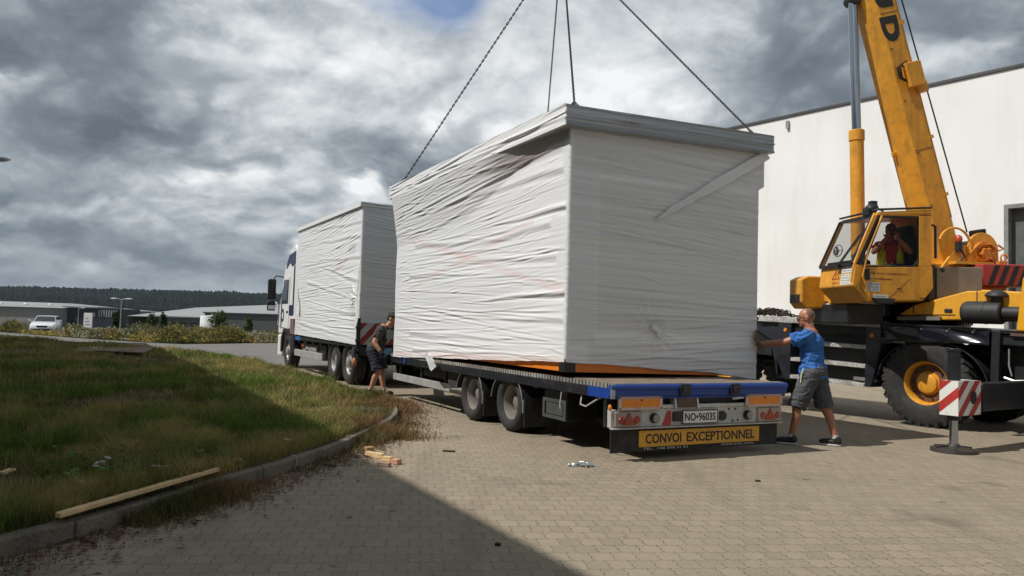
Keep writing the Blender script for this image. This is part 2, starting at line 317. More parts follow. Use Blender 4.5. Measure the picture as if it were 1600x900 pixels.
def pavemat():
    m, n, b = newmat('interlocking_pavers'); tc = n.n('ShaderNodeTexCoord').outputs['Object']
    mp = n.n('ShaderNodeMapping', {'Vector': tc, 'Rotation': (0, 0, R(-7))}).outputs[0]; s = n.n('ShaderNodeSeparateXYZ', {0: mp})
    def tri(a, p, am): return n.math('MULTIPLY', n.math('SUBTRACT', n.math('PINGPONG', a, p), p/2), am)
    u = n.math('ADD', s.outputs[0], tri(s.outputs[1], .0405, .40)); v = n.math('ADD', s.outputs[1], tri(s.outputs[0], .0355, .62))
    nb = n.n('ShaderNodeTexNoise', {'Vector': mp, 'Scale': 2.2, 'Detail': 3}).outputs[0]
    v = n.math('ADD', v, n.math('MULTIPLY', nb, .03))
    uv = n.n('ShaderNodeCombineXYZ', {0: u, 1: v, 2: 0.0}).outputs[0]
    br = n.n('ShaderNodeTexBrick', {'Vector': uv, 'Color1': (.325,.268,.190,1), 'Color2': (.262,.220,.158,1), 'Mortar': (.19,.158,.115,1), 'Scale': 1.0, 'Mortar Size': .0048, 'Mortar Smooth': .35, 'Bias': -.1, 'Brick Width': .142, 'Row Height': .162})
    n1 = n.n('ShaderNodeTexNoise', {'Vector': mp, 'Scale': .35, 'Detail': 8, 'Roughness': .68}).outputs[0]
    n2 = n.n('ShaderNodeTexNoise', {'Vector': mp, 'Scale': 26, 'Detail': 5, 'Roughness': .7}).outputs[0]
    n4 = n.n('ShaderNodeTexNoise', {'Vector': mp, 'Scale': 1.7, 'Detail': 8, 'Roughness': .75}).outputs[0]
    c = n.mix(n.ramp(n1, [(.35, 0.0), (.7, .55)]), br.outputs[0], (.30, .258, .195))
    c = n.mix(n.ramp(n4, [(.52, 0.0), (.72, .45)]), c, (.21, .172, .122))
    c = n.mix(.55, c, n.ramp(n2, [(.2, (.55,.55,.55)), (.8, (1.0,1.0,1.0))]), 'MULTIPLY')
    n5 = n.n('ShaderNodeTexNoise', {'Vector': mp, 'Scale': 5.3, 'Detail': 2}).outputs[0]
    c = n.mix(n.ramp(n5, [(.70, 0.0), (.75, .65)]), c, (.06, .05, .042))
    st_ = n.n('ShaderNodeMapping', {'Vector': tc, 'Rotation': (0, 0, R(27)), 'Scale': (1.9, .13, 1)}).outputs[0]
    n6 = n.n('ShaderNodeTexNoise', {'Vector': st_, 'Scale': 1.3, 'Detail': 5, 'Roughness': .55}).outputs[0]; c = n.mix(n.ramp(n6, [(.54, 0.0), (.68, .38)]), c, (.15, .122, .09))
    n7 = n.n('ShaderNodeTexNoise', {'Vector': mp, 'Scale': .8, 'Detail': 4, 'Roughness': .45}).outputs[0]; c = n.mix(n.ramp(n7, [(.63, 0.0), (.70, .5)]), c, (.11, .09, .068))
    n8 = n.n('ShaderNodeTexNoise', {'Vector': mp, 'Scale': 3.7, 'Detail': 3, 'Roughness': .6}).outputs[0]; sj = n.math('MULTIPLY', br.outputs['Fac'], n.ramp(n8, [(.48, 0.0), (.62, .45)])); c = n.mix(sj, c, (.07, .062, .04))
    n.t.links.new(c, b.inputs['Base Color']); b.inputs['Roughness'].default_value = .82; b.inputs['Specular IOR Level'].default_value = .25
    h = n.math('SUBTRACT', n.math('MULTIPLY', n2, .45), br.outputs['Fac'])
    bp = n.n('ShaderNodeBump', {'Height': h, 'Strength': .55, 'Distance': .006}); n.t.links.new(bp.outputs[0], b.inputs['Normal']); return m
ROADFAR = [(-62, 74), (-34.4, 51.9), (-25.2, 44.4), (-19.5, 40.6), (-16.8, 39.6), (-13.8, 45.5), (-8, 60), (0, 75)]
def sheet(name, pts, z, mat): return tag(MB().poly([(x, y, z) for x, y in pts]).build(name, mat), kind='structure')
sheet('paved_yard', [(-16, -8), (30, -8), (30, 60), (6, 75)] + ROADFAR[::-1][:-1] + [(-36, 48), (-16, 20)], 0, pavemat())
ROADNEAR = [(-62, 68), (-27, 40.8), (-20, 35.3), (-17.4, 33.8), (-14, 31.2), (-11, 28.4), (-7.6, 24.4)]
sheet('road', ROADNEAR + [(-4.5, 25.5), (-2, 31), (4, 75)] + ROADFAR[::-1], .004, M('asphalt', (.145,.14,.128), .9, var=.22, sc=.5, dirt=.5, dirtc=(.21,.20,.17), bump=.3, bs=30))
# ------------------------------------------------------------------ kerb and grass island
KP = [(-4.3, 2.4), (-3.4, 3.5), (-2.84, 4.41), (-2.67, 4.88), (-2.51, 5.65), (-2.32, 6.13), (-2.15, 6.67), (-1.99, 7.34), (-1.77, 8.41), (-1.66, 9.65), (-1.58, 10.52), (-1.6, 11.45), (-1.84, 12.6), (-2.16, 13.43), (-2.85, 14.66), (-4.18, 17.36), (-5.98, 20.5), (-7.61, 23.56), (-9.87, 26.57), (-11.23, 28.38), (-14.0, 31.1)]
def resample(P, step):
    P = [Vector((*p, 0)) for p in P]; out = [P[0]]; acc = 0
    for a, b in zip(P, P[1:]):
        L = (b-a).length; t = step-acc
        while t <= L: out.append(a + (b-a)*t/L); t += step
        acc = (acc + L) % step
    return out
KR = resample(KP, .25)
for _ in range(6): KR = [KR[0]] + [(KR[i-1]+KR[i]*2+KR[i+1])/4 for i in range(1, len(KR)-1)] + [KR[-1]]
def knorm(i):
    d = (KR[min(i+1, len(KR)-1)]-KR[max(i-1, 0)]).normalized(); return Vector((-d.y, d.x, 0))
mb = MB(); KH = .12
for i in range(0, len(KR)-4, 4):
    inner = []; outer = []
    for j in range(i, i+5):
        p = KR[j]; d = (KR[min(j+1, len(KR)-1)]-KR[max(j-1, 0)]).normalized(); sh = d*(.005 if j == i else -.005 if j == i+4 else 0)
        outer.append(p+sh); inner.append(p+sh+knorm(j)*.11)
    zt = KH + random.uniform(-.008, .008); q = outer + inner[::-1]
    mb.prism([(v.x, v.y) for v in q], -.05, zt, 'z')
tag(mb.build('kerb', CONC, bevel=.015), kind='structure')
ISL = [(p + knorm(i)*.10) for i, p in enumerate(KR)]
ISLP = [(v.x, v.y) for v in ISL] + [(-17.4, 33.8), (-20, 35.3), (-27, 40.8), (-62, 68), (-70, 30), (-40, 0), (-12, -3)]
def inpoly(x, y, P):
    x = np.asarray(x); y = np.asarray(y); c = np.zeros(x.shape, bool); j = len(P)-1
    for i in range(len(P)):
        xi, yi = P[i][:2]; xj, yj = P[j][:2]
        m = ((yi > y) != (yj > y)) & (x < (xj-xi)*(y-yi)/(yj-yi+1e-12)+xi); c ^= m; j = i
    return c
tag(MB().poly([(x, y, .12) for x, y in ISLP]).build('grass_island', M('island_soil', (.085,.075,.035), .95, var=.5, sc=1.5, dirt=.7, dirtc=(.05,.06,.02), bump=.8, bs=25)), kind='structure')
GRASS = attrmat('grass_blades', .65, .4)
def blades(x, y, z, h, w, col, lean=.45, seed=1):
    r = np.random.default_rng(seed); k = len(x); a = r.uniform(0, 2*np.pi, k); b = r.uniform(0, 2*np.pi, k); L = h*r.uniform(.1, 1, k)*lean
    dx, dy = np.cos(a)*w/2, np.sin(a)*w/2; lx, ly = np.cos(b)*L, np.sin(b)*L
    V = np.empty((k, 5, 3)); V[:, 0] = np.c_[x-dx, y-dy, z]; V[:, 1] = np.c_[x+dx, y+dy, z]
    V[:, 2] = np.c_[x+dx*.7+lx*.35, y+dy*.7+ly*.35, z+h*.6]; V[:, 3] = np.c_[x-dx*.7+lx*.35, y-dy*.7+ly*.35, z+h*.6]; V[:, 4] = np.c_[x+lx, y+ly, z+h*.95]
    i = np.arange(k)*5; T = np.concatenate([np.c_[i, i+1, i+2], np.c_[i, i+2, i+3], np.c_[i+3, i+2, i+4]])
    return V.reshape(-1, 3), T, np.repeat(col, 5, 0)
def lawn():
    K = 420000; px = RNG.uniform(-260, 660, K); y = np.exp(RNG.uniform(np.log(3.2), np.log(42), K)); x = (px-800)/1200*y
    ok = inpoly(x, y, ISLP); x, y = x[ok], y[ok]
    tall = .55*fbm(x*.8, y*.8, 3) + .45*fbm(x*4.2, y*2.6, 13, 3); clump = fbm(x*5.5+3, y*3.2, 57, 3); dry = .62*fbm(x*.55+9, y*.42, 21) + .38*fbm(x*2.1, y*1.3, 23); bare = fbm(x*.5+40, y*.35, 33) + .30*np.exp(-(((x+3.45)/.55)**2 + ((y-5.7)/.5)**2))
    far = np.clip((y-14)/10, 0, 1)
    keep = (RNG.uniform(0, 1, len(x)) < np.clip((.72-bare)*7, .25, 1)); x, y, tall, dry, bare, far, clump = (q[keep] for q in (x, y, tall, dry, bare, far, clump))
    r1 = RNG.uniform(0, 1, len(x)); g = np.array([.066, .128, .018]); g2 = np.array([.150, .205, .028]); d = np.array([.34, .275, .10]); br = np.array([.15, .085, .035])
    sun_side = np.clip((x+1.53+.547*(y-8.05))/1.2, 0, 1)*.30; t = np.clip((dry-.500)*5.5 + .2*far + sun_side + (r1-.5)*.7, 0, 1)[:, None]; col = g*(1-r1[:, None]) + g2*r1[:, None]  # sun_side: sunlit grass beyond the hall's shadow edge tinted paler and drier
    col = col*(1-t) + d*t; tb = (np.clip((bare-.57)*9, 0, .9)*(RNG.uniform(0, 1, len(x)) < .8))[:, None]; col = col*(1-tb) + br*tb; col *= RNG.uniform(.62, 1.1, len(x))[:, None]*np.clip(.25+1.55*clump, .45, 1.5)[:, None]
    h = (.055 + .15*np.clip(tall-.25, 0, 1)*1.6)*RNG.uniform(.5, 1.35, len(x)); h *= (1-.6*tb[:, 0])*np.clip(.35+1.3*clump, .5, 1.6)
    w = np.clip(.0055*(y/6), .005, .028)
    tuft = (RNG.uniform(0, 1, len(x)) < .035*(fbm(x*1.7, y*1.3, 91) > .5)); h = np.where(tuft, h*1.9+.06, h); col = np.where(tuft[:, None], np.array([.36,.29,.13])*RNG.uniform(.6, 1.1, (len(x), 1)), col); w = np.where(tuft, w*.6, w)
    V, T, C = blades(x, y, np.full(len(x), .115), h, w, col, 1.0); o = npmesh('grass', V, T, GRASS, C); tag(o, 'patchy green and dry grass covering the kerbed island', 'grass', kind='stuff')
lawn()
def kerbweeds():
    xs = []; ys = []; hs = []; zs = []
    for i in range(6, len(KR)-14):
        p, nn = KR[i], knorm(i); yy = p.y; dens = .45*fbm(np.array([i*.13]), np.array([2.2]), 5)[0] + .55*fbm(np.array([i*.41]), np.array([7.2]), 6, 3)[0]
        k = int((60+ 1900*max(0, dens-.40))*(1.7 if yy < 6.2 else 1)); tip = 9.5 < yy < 14; k = int(k*(2.6 if tip else 1)*(0.5 if yy > 15 else 1))
        off = np.abs(RNG.normal(0, .16 if not tip else .3, k)); al = RNG.uniform(-.14, .14, k)
        d = (KR[i+1]-KR[i]).normalized()
        inside = RNG.uniform(0, 1, k) < (.45 if yy < 10 else .72); off = np.where(inside, -off*1.4-(.13 if yy < 9 else .06), off)
        xs.append(p.x - nn.x*off + d.x*al); ys.append(p.y - nn.y*off + d.y*al); zs.append(np.where(inside, .11, 0)); hs.append(np.clip((.04+.42*max(0, dens-.42)+ (.05 if tip else 0))*RNG.uniform(.3, 1.3, k)*np.exp(-np.abs(off)*1.6), .02, .4))
    x, y, h, z = map(np.concatenate, (xs, ys, hs, zs)); r1 = RNG.uniform(0, 1, len(x)); br = fbm(x*1.1, y*.9, 77)
    t = np.clip((br-.30)*4+(r1-.5)*1.2, 0, 1)[:, None]; col = np.array([.085,.105,.025])*(1-t) + np.array([.27,.155,.07])*t; col *= RNG.uniform(.5, 1.2, len(x))[:, None]
    V, T, C = blades(x, y, z, h, np.clip(.006*(y/7), .005, .014), col, 1.1, 3); tag(npmesh('kerb_weeds', V, T, GRASS, C), 'brown and green weeds sprouting along the kerb', 'weeds', kind='stuff')
    k = 3200; i = RNG.integers(6, 54, k); off = np.abs(RNG.normal(0, .22, k))+.02       # dead leaves and dirt blown along the kerb
    P = np.array([(KR[a].x, KR[a].y) for a in i]); NN = np.array([(knorm(a).x, knorm(a).y) for a in i]); P = P - NN*off[:, None] + RNG.normal(0, .1, (k, 2))
    ok = ~inpoly(P[:, 0], P[:, 1], [(v.x, v.y) for v in KR] + [(-30, 30), (-30, 0)]); P = P[ok]; k = len(P); a = RNG.uniform(0, 6.28, k); s = RNG.uniform(.01, .035, k)
    V = np.empty((k, 4, 3))
    for q in range(4):
        V[:, q, 0] = P[:, 0] + np.cos(a+q*1.57)*s*(1 if q % 2 else .5); V[:, q, 1] = P[:, 1] + np.sin(a+q*1.57)*s*(1 if q % 2 else .5); V[:, q, 2] = .012 + RNG.uniform(0, .012, k)
    col = np.array([.17,.085,.045])*RNG.uniform(.25, 1.4, k)[:, None]; tag(npmesh('leaf_litter', V.reshape(-1, 3), np.arange(k*4).reshape(-1, 4), GRASS, np.repeat(col, 4, 0)), 'dead leaves and dirt lying in the gutter by the kerb', 'leaf litter', kind='stuff')
kerbweeds()
def broadleaf():
    V = []; Fc = []; C = []
    for _ in range(330):
        px = RNG.normal(215, 75); py = RNG.normal(735, 22) if RNG.uniform() < .75 else RNG.uniform(600, 770)
        p = G(px, py, .13)
        if not inpoly([p.x], [p.y], ISLP)[0]: continue
        a = RNG.uniform(0, 6.28); s = RNG.uniform(.02, .045); tl = RNG.uniform(.1, .7); z = .13+RNG.uniform(.03, .11); n0 = len(V)
        for q in range(7):
            b = a + q/7*6.283; rr = s*(.75+.25*math.cos(b-a)); V.append((p.x+math.cos(b)*rr, p.y+math.sin(b)*rr, z + math.cos(b-a)*s*tl))
        V.append((p.x, p.y, z-.01))
        for q in range(7): Fc.append((n0+q, n0+(q+1) % 7, n0+7))
        c = np.array([.075,.125,.03])*RNG.uniform(.7, 1.7)
        if RNG.uniform() < .03: c = np.array([.4,.42,.4])
        C += [c]*8
    tag(npmesh('broad_leaved_weeds', V, Fc, GRASS, C), 'broad pale leaves of low weeds growing among the grass', 'weeds', kind='stuff')
broadleaf()
# ------------------------------------------------------------------ weed bank beyond the road
def weedbank():
    K = 110000; px = RNG.uniform(-160, 640, K); e = np.interp(px, [-160, 0, 115, 216, 276, 330, 440, 640], [72, 52.5, 45, 41, 39.6, 41.5, 47.2, 60]); y = e + RNG.exponential(4.5, K); x = (px-800)/1200*y
    r = np.hypot(x, y); z = np.array([gz(a, b) for a, b in zip(x, y)])
    clump = fbm(px*.022, y*.14, 9, 4); h = (.26 + 2.2*np.clip(clump-.34, 0, 1)**1.15)*np.clip((y-e)/1.6+.22, .22, 1)*RNG.uniform(.5, 1.1, K)
    h *= np.clip(1.18-.12*((px > 300))*1, .5, 2); car = (px > 36) & (px < 108) & (y < 61); h[car] *= .45; h *= np.where(car & (y > 57.5), .2, 1)
    kind = fbm(px*.03+5, y*.2, 19, 3); r1 = RNG.uniform(0, 1, K)
    g = np.array([.095,.12,.03]); d = np.array([.24,.19,.075]); gy = np.array([.19,.185,.10]); t = np.clip((kind-.4)*4+(r1-.5), 0, 1)[:, None]; col = g*(1-t)+d*t; t2 = (RNG.uniform(0, 1, K) < .25)[:, None]; col = np.where(t2, gy, col)*RNG.uniform(.45, 1.2, K)[:, None]
    V, T, C = blades(x, y, z, h, np.full(K, .06), col, .55, 5)
    tag(npmesh('weed_bank', V, T, GRASS, C), 'tall rough weeds with yellow and white flowers beyond the road', 'weeds', kind='stuff')
    sel = RNG.uniform(0, 1, K) < .10; x, y, z, h, px, kind = (q[sel] for q in (x, y, z, h, px, kind)); k = len(x); yel = fbm(px*.02+50, y*.1, 4, 3) > .5
    col = np.where(yel[:, None], np.array([.34,.26,.045]), np.array([.34,.32,.21]))*RNG.uniform(.35, 1.15, k)[:, None]; s = RNG.uniform(.025, .055, k); a = RNG.uniform(0, 6.28, k); V = np.empty((k, 4, 3)); tz = z + h*RNG.uniform(.72, 1.02, k)
    for q in range(4): V[:, q] = np.c_[x+np.cos(a+q*1.57)*s, y+np.sin(a+q*1.57)*s, tz + np.where(q % 2, 1, -.5)*s]
    tag(npmesh('flower_heads', V.reshape(-1, 3), np.arange(k*4).reshape(-1, 4), GRASS, np.repeat(col, 4, 0)), 'yellow and white flower heads topping the weeds beyond the road', 'flowers', kind='stuff')
weedbank()
# ------------------------------------------------------------------ wooded hills
def hills():
    cols = np.arange(-700, 900, 1.6); ys = np.exp(np.linspace(np.log(430), np.log(3300), 110)); PX, Y = np.meshgrid(cols, ys); X = (PX-800)/1200*Y
    base = np.interp(Y, [430, 600, 900, 1300, 1900, 2600, 3300], [-6, -2, 7, 17, 42, 84, 60])
    roll = (fbm(X/420+3, Y/500, 8, 3)-.5)*np.interp(Y, [430, 900, 2600], [1, 8, 26]); Z = base + roll - (PX > 300)*0
    Z = Z + RNG.uniform(-1, 1, Z.shape)*np.interp(Y, [430, 900, 2600], [2.5, 3.2, 5.0]) + (fbm(X/28, Y/40, 2, 2)-.5)*8
    m, nn_ = Z.shape; V = np.c_[X.ravel(), Y.ravel(), Z.ravel()]; i = np.arange(m*nn_).reshape(m, nn_)
    Fc = np.c_[i[:-1, :-1].ravel(), i[:-1, 1:].ravel(), i[1:, 1:].ravel(), i[1:, :-1].ravel()]
    c = np.array([.0075,.0125,.0105])*(.45+1.1*RNG.uniform(0, 1, (len(V), 1))); c = c*np.where(fbm(V[:, 0]/90, V[:, 1]/120, 31) > .6, 1.5, 1)[:, None]  # very dark canopy colour with the cloud shade over the hills put in
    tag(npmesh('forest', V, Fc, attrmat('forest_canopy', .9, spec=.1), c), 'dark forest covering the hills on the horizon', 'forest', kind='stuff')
    V2 = V[::1].copy(); ii = i[::6, ::20]; cx = V2.reshape(m, nn_, 3)[::6, ::20].copy(); cx[..., 2] -= 14; mm, kk = cx.shape[:2]; j = np.arange(mm*kk).reshape(mm, kk)
    tag(npmesh('hills', cx.reshape(-1, 3), np.c_[j[:-1, :-1].ravel(), j[:-1, 1:].ravel(), j[1:, 1:].ravel(), j[1:, :-1].ravel()], M('hill_soil', (.05,.05,.03), .95)), kind='structure')
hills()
# ================================================================== buildings
WALLM = None
def wallmat():
    m, n, b = newmat('weathered_white_render'); tc = n.n('ShaderNodeTexCoord').outputs['Object']
    mp = n.n('ShaderNodeMapping', {'Vector': tc, 'Scale': (1.6, 1.6, .16)}).outputs[0]
    n1 = n.n('ShaderNodeTexNoise', {'Vector': mp, 'Scale': 1.0, 'Detail': 9, 'Roughness': .72}).outputs[0]
    n2 = n.n('ShaderNodeTexNoise', {'Vector': tc, 'Scale': .35, 'Detail': 6, 'Roughness': .6}).outputs[0]
    n3 = n.n('ShaderNodeTexNoise', {'Vector': tc, 'Scale': 2.6, 'Detail': 9, 'Roughness': .8}).outputs[0]
    c = n.ramp(n2, [(.3, (.72,.715,.70)), (.7, (.80,.80,.785))]); c = n.mix(n.ramp(n1, [(.50, 0.0), (.78, .38)]), c, (.55,.535,.50)); c = n.mix(n.ramp(n3, [(.62, 0.0), (.8, .4)]), c, (.40,.385,.35))
    n.t.links.new(c, b.inputs['Base Color']); b.inputs['Roughness'].default_value = .85
    bp = n.n('ShaderNodeBump', {'Height': n3, 'Strength': .25, 'Distance': .02}); n.t.links.new(bp.outputs[0], b.inputs['Normal']); return m
WALLM = wallmat()
TRIM = M('roof_trim', (.06,.062,.065), .5)
# white hall on the right: local +X runs away along the wall, +Y = towards the yard
H = fdir(14.7, 22, -.617, .787); hall = root('warehouse', 'white rendered hall with dark roof edge behind the yellow crane', 'building', H)
wl = MB(); x0d, x1d, zt = -2.9, .52, 5.42
wl.bx((x1d, -.35, -.05), (24.5, 0, 9.42)); wl.bx((x0d, -.35, zt), (x1d, 0, 9.42)); wl.bx((-16, -.35, -.05), (x0d, 0, 9.42))
wl.bx((24.15, -22, -.05), (24.5, -.35, 9.42)); wl.bx((-16, -22, -.05), (-15.65, -.35, 9.42)); wl.bx((-15.65, -22, -.05), (24.15, -21.7, 9.42))
wl.build('wall', WALLM, hall)
MB().bx((-16.08, -22.1, 9.42), (24.58, .05, 9.54)).build('roof', TRIM, hall, bevel=.02)
dr = MB().bx((x0d+.03, -.34, 0), (x1d-.03, -.27, zt-.03)); dr = dr.build('door', M('door_grey', (.10,.105,.105), .5), hall)
fm = MB()
for a, b in (((x1d-.12, -.26, 0), (x1d-.003, .012, zt-.003)), ((x0d+.003, -.26, 0), (x0d+.12, .012, zt-.003)), ((x0d+.12, -.26, zt-.12), (x1d-.12, .012, zt-.003))): fm.bx(a, b)
fm.build('frame', M('door_frame_grey', (.22,.225,.22), .5), dr)
for k in range(5):
    xx = 3.2+k*4.4; MB().bx((xx-.05, .004, 9.0), (xx+.05, .10, 9.29)).build('roof_drain', STEEL, hall)
# hall whose roof edge throws the shade over the lawn: local +X along the roof edge, away from the viewer, its face towards the yard is -Y
SH = fdir(-8.91, 5.51, -.480, .877); sh = root('factory_hall', 'grey metal clad factory hall beside the grass island, shading it', 'building', SH)
sb = MB().bx((-30, 0, -.05), (SHL, 18, 9.75)); CLAD = M('cladding_grey', (.33,.34,.34), .55, var=.1, sc=.4); sb.build('wall', CLAD, sh)
MB().bx((-30.1, -.06, 9.75), (SHL+.06, 18.1, 10.0)).build('roof', TRIM, sh)
for k in range(9):
    xx = -26+k*6.2
    w_ = MB().bx((xx, -.05, 5.4), (xx+3.2, .02, 6.9)).build('window', M('pane_dark', (.03,.04,.05), .1, spec=.8), sh)
    f_ = MB()
    for a, b in (((xx-.08, -.075, 5.32), (xx+3.28, -.005, 5.4)), ((xx-.08, -.075, 6.9), (xx+3.28, -.005, 6.98)), ((xx-.08, -.075, 5.4), (xx, -.005, 6.9)), ((xx+3.2, -.075, 5.4), (xx+3.28, -.005, 6.9)), ((xx+1.57, -.075, 5.4), (xx+1.63, -.052, 6.9))): f_.bx(a, b)
    f_.build('frame', WHITEP, w_)
# ---- far industrial estate
LIGHTR = M('pale_metal_roof', (.27,.28,.28), .5, var=.1, sc=.05); FARW = M('far_grey_cladding', (.23,.235,.235), .6, var=.1, sc=.05); FARD = M('far_navy_cladding', (.018,.02,.04), .5, var=.2, sc=.1); FARG = M('far_dark_cladding', (.085,.09,.095), .6, var=.12, sc=.05)
PANE = M('far_pane', (.25,.28,.3), .2)
def X(px, y): return (px-800)/1200*y
def Z(px, py, y): return D(px, py, y).z
b = root('warehouse', 'long grey warehouse with pale low roof behind the white car', 'building', frame(X(-30, 290), 290, -4))
L0, L1 = X(-150, 290)-X(-30, 290), X(62, 290)-X(-30, 290)
zt_ = Z(0, 478.5, 290)+4
MB().prism([(L0, 0), (L1, 0), (L1+17, 34), (L1+17, 60), (L0, 60)], 0, zt_, 'z').build('wall', FARW, b)
rf = MB().add([(L0, -1, zt_), (L1, -1, zt_), (L1+18, 34, zt_), (L1+18, 61, zt_), (L0, 61, zt_), (L0, 28, zt_+2.4), (L1-4, 30, zt_+2.2)], [(0,1,6,5), (1,2,6), (2,3,6), (3,4,5,6), (4,0,5), (0,4,3,2,1)]).build('roof', LIGHTR, b)
for k in range(5): MB().ell((L0+12+k*8.4, 8+k*2.2, zt_+.9+k*.12), (.9, .9, .5), 8, 4).build('roof_vent', WHITEP, rf)
b = root('office_block', 'dark navy office block with a row of tall windows behind the weeds', 'building', frame(X(108, 300), 300, -4))
q1 = X(186, 300)-X(108, 300); ztn = Z(150, 481.5, 300)+4
MB().bx((0, 0, 0), (q1, 18, ztn)).build('wall', FARD, b); MB().bx((-1.5, -1, ztn), (q1*.62, 19, ztn+.5)).build('roof', LIGHTR, b)
for k in range(8): MB().bx((q1*.62+k*.95, -.12, ztn-3.4), (q1*.62+k*.95+.5, .02, ztn-.7)).build('window', PANE, b)
MB().bx((q1*.5, -.12, ztn-3.4), (q1*.5+1.1, .02, ztn-1.8)).build('window', PANE, b)
b = root('warehouse', 'broad warehouse with pale sloping roof and white roof vents', 'building', frame(X(204, 250), 250, -4))
w2 = X(640, 250)-X(204, 250); ze = Z(250, 493.6, 250)+4; zr = Z(420, 474, 330)+4
MB().bx((6, 0, 0), (w2, 110, ze)).build('wall', FARG, b)
rf = MB().add([(-.5, -.6, ze-.3), (w2+.5, -.6, ze-.3), (w2+.5, 80, zr), (30, 80, zr), (-3, 60, zr-3.0), (-.5, -.6, -.1+ze-3), (-3, 60, ze-3)], [(0,1,2,3,4), (0,4,6,5)]).build('roof', LIGHTR, b)
for k in range(7): MB().ell((27+k*8.3, 66, zr-.35), (1.1, 1.1, .85), 8, 5).build('roof_vent', WHITEP, rf)
for k in range(6): MB().bx((10+k*3.3, -.1, 1.2), (12.4+k*3.3, .02, 3.6)).build('window', M('far_dark_pane', (.02,.025,.03), .2), b)
b = root('warehouse', 'dark grey flat roofed warehouse between the white tank and the truck cab', 'building', frame(X(322, 205), 205, -4))
w3 = X(600, 205)-X(322, 205); z3 = Z(380, 491.2, 205)+4
MB().bx((0, 0, 0), (w3, 30, z3)).build('wall', FARG, b); MB().bx((-.4, -.4, z3), (w3+.4, 30.4, z3+.35)).build('roof', TRIM, b)
MB().bx((7, -.1, .3), (14, .02, 2.4)).build('door', LIGHTR, b); MB().bx((15.5, -.1, .3), (21, .02, 2.4)).build('door', M('far_green_door', (.05,.11,.06), .6), b)
b = root('storage_tank', 'short white round tank beside the dark warehouse', 'tank', frame(X(308.5, 178), 186, -4))
r_ = 14/1200*180; MB().lathe([(0, Z(308, 493, 180)+4.15), (r_*.98, Z(308, 493, 180)+4), (r_, Z(308, 493, 180)+3.9), (r_, 0)], (0, 0, 0), (0, 0, 1), 28).build('shell', WHITEP, b, smooth=True); MB().cyl((r_*.3, 0, Z(308, 493, 180)+4), (r_*.3, 0, Z(308, 493, 180)+4.5), .25).build('hatch', STEEL, b)
b = root('sign_pylon', 'white pylon sign in front of the navy office block', 'sign', frame(X(140, 230), 230, -4))
MB().bx((-1.25, 0, 1), (1.25, .5, Z(140, 489, 230)+4)).build('panel', WHITEP, b, bevel=.05); MB().bx((-1.0, .05, 0), (1.0, .45, 1)).build('base', FARG, b)
for k in range(3): MB().bx((-.8, -.02, 2+k*.9), (.8-.3*k, .001, 2.35+k*.9)).build('lettering', M('pylon_grey', (.3,.32,.36), .5), b)
def lamppost(name, label, x, y, z0, H_, dirs, arm, th=.07, hs=1.0):
    t = root(name, label, 'street lamp', frame(x, y, z0)); MB().cyl((0, 0, 0), (0, 0, H_), th, th*.6, 10).build('pole', STEEL, t)
    for a in dirs:
        c, s = math.cos(a), math.sin(a); MB().tube([(0, 0, H_-.05), (c*arm*.5, s*arm*.5, H_+.12), (c*arm, s*arm, H_+.16)], th*.5, 8).build('arm', STEEL, t)
        hd = MB(); rot = Matrix.Rotation(a, 3, 'Z'); prof = [(0, .0), (.05, .035), (.13, .07), (.17, .075), (.15, .06), (0, .05)]
        hd.ell((c*(arm+.3*hs), s*(arm+.3*hs), H_+.16), (.36*hs, .15*hs, .075*hs), 16, 8, rot); h_ = hd.build('lamp_head', M('lamp_grey', (.52,.53,.53), .4), t, smooth='all')
        MB().ell((c*(arm+.33*hs), s*(arm+.33*hs), H_+.12), (.24*hs, .11*hs, .06*hs), 14, 6, rot).build('lens', M('lamp_lens', (.6,.6,.57), .2), h_, smooth='all')
    return t
px_ = D(190, 468, 160); lamppost('street_lamp', 'double headed street lamp by the navy office block', px_.x, 160, gz(px_.x, 160), px_.z-gz(px_.x, 160), (0, math.pi), .9, .14, 2.2)
px_ = D(123, 482, 200); lamppost('street_lamp', 'small single headed street lamp before the grey warehouse', px_.x, 200, -4, px_.z+4, (0,), .6, .12, 1.6)
hp = D(-1, 248.5, 30); lamppost('street_lamp', 'grey street lamp head reaching in above the lawn at the edge', hp.x-1.5, 30, .12, hp.z-.28, (0,), 1.2, .08, 1.15)
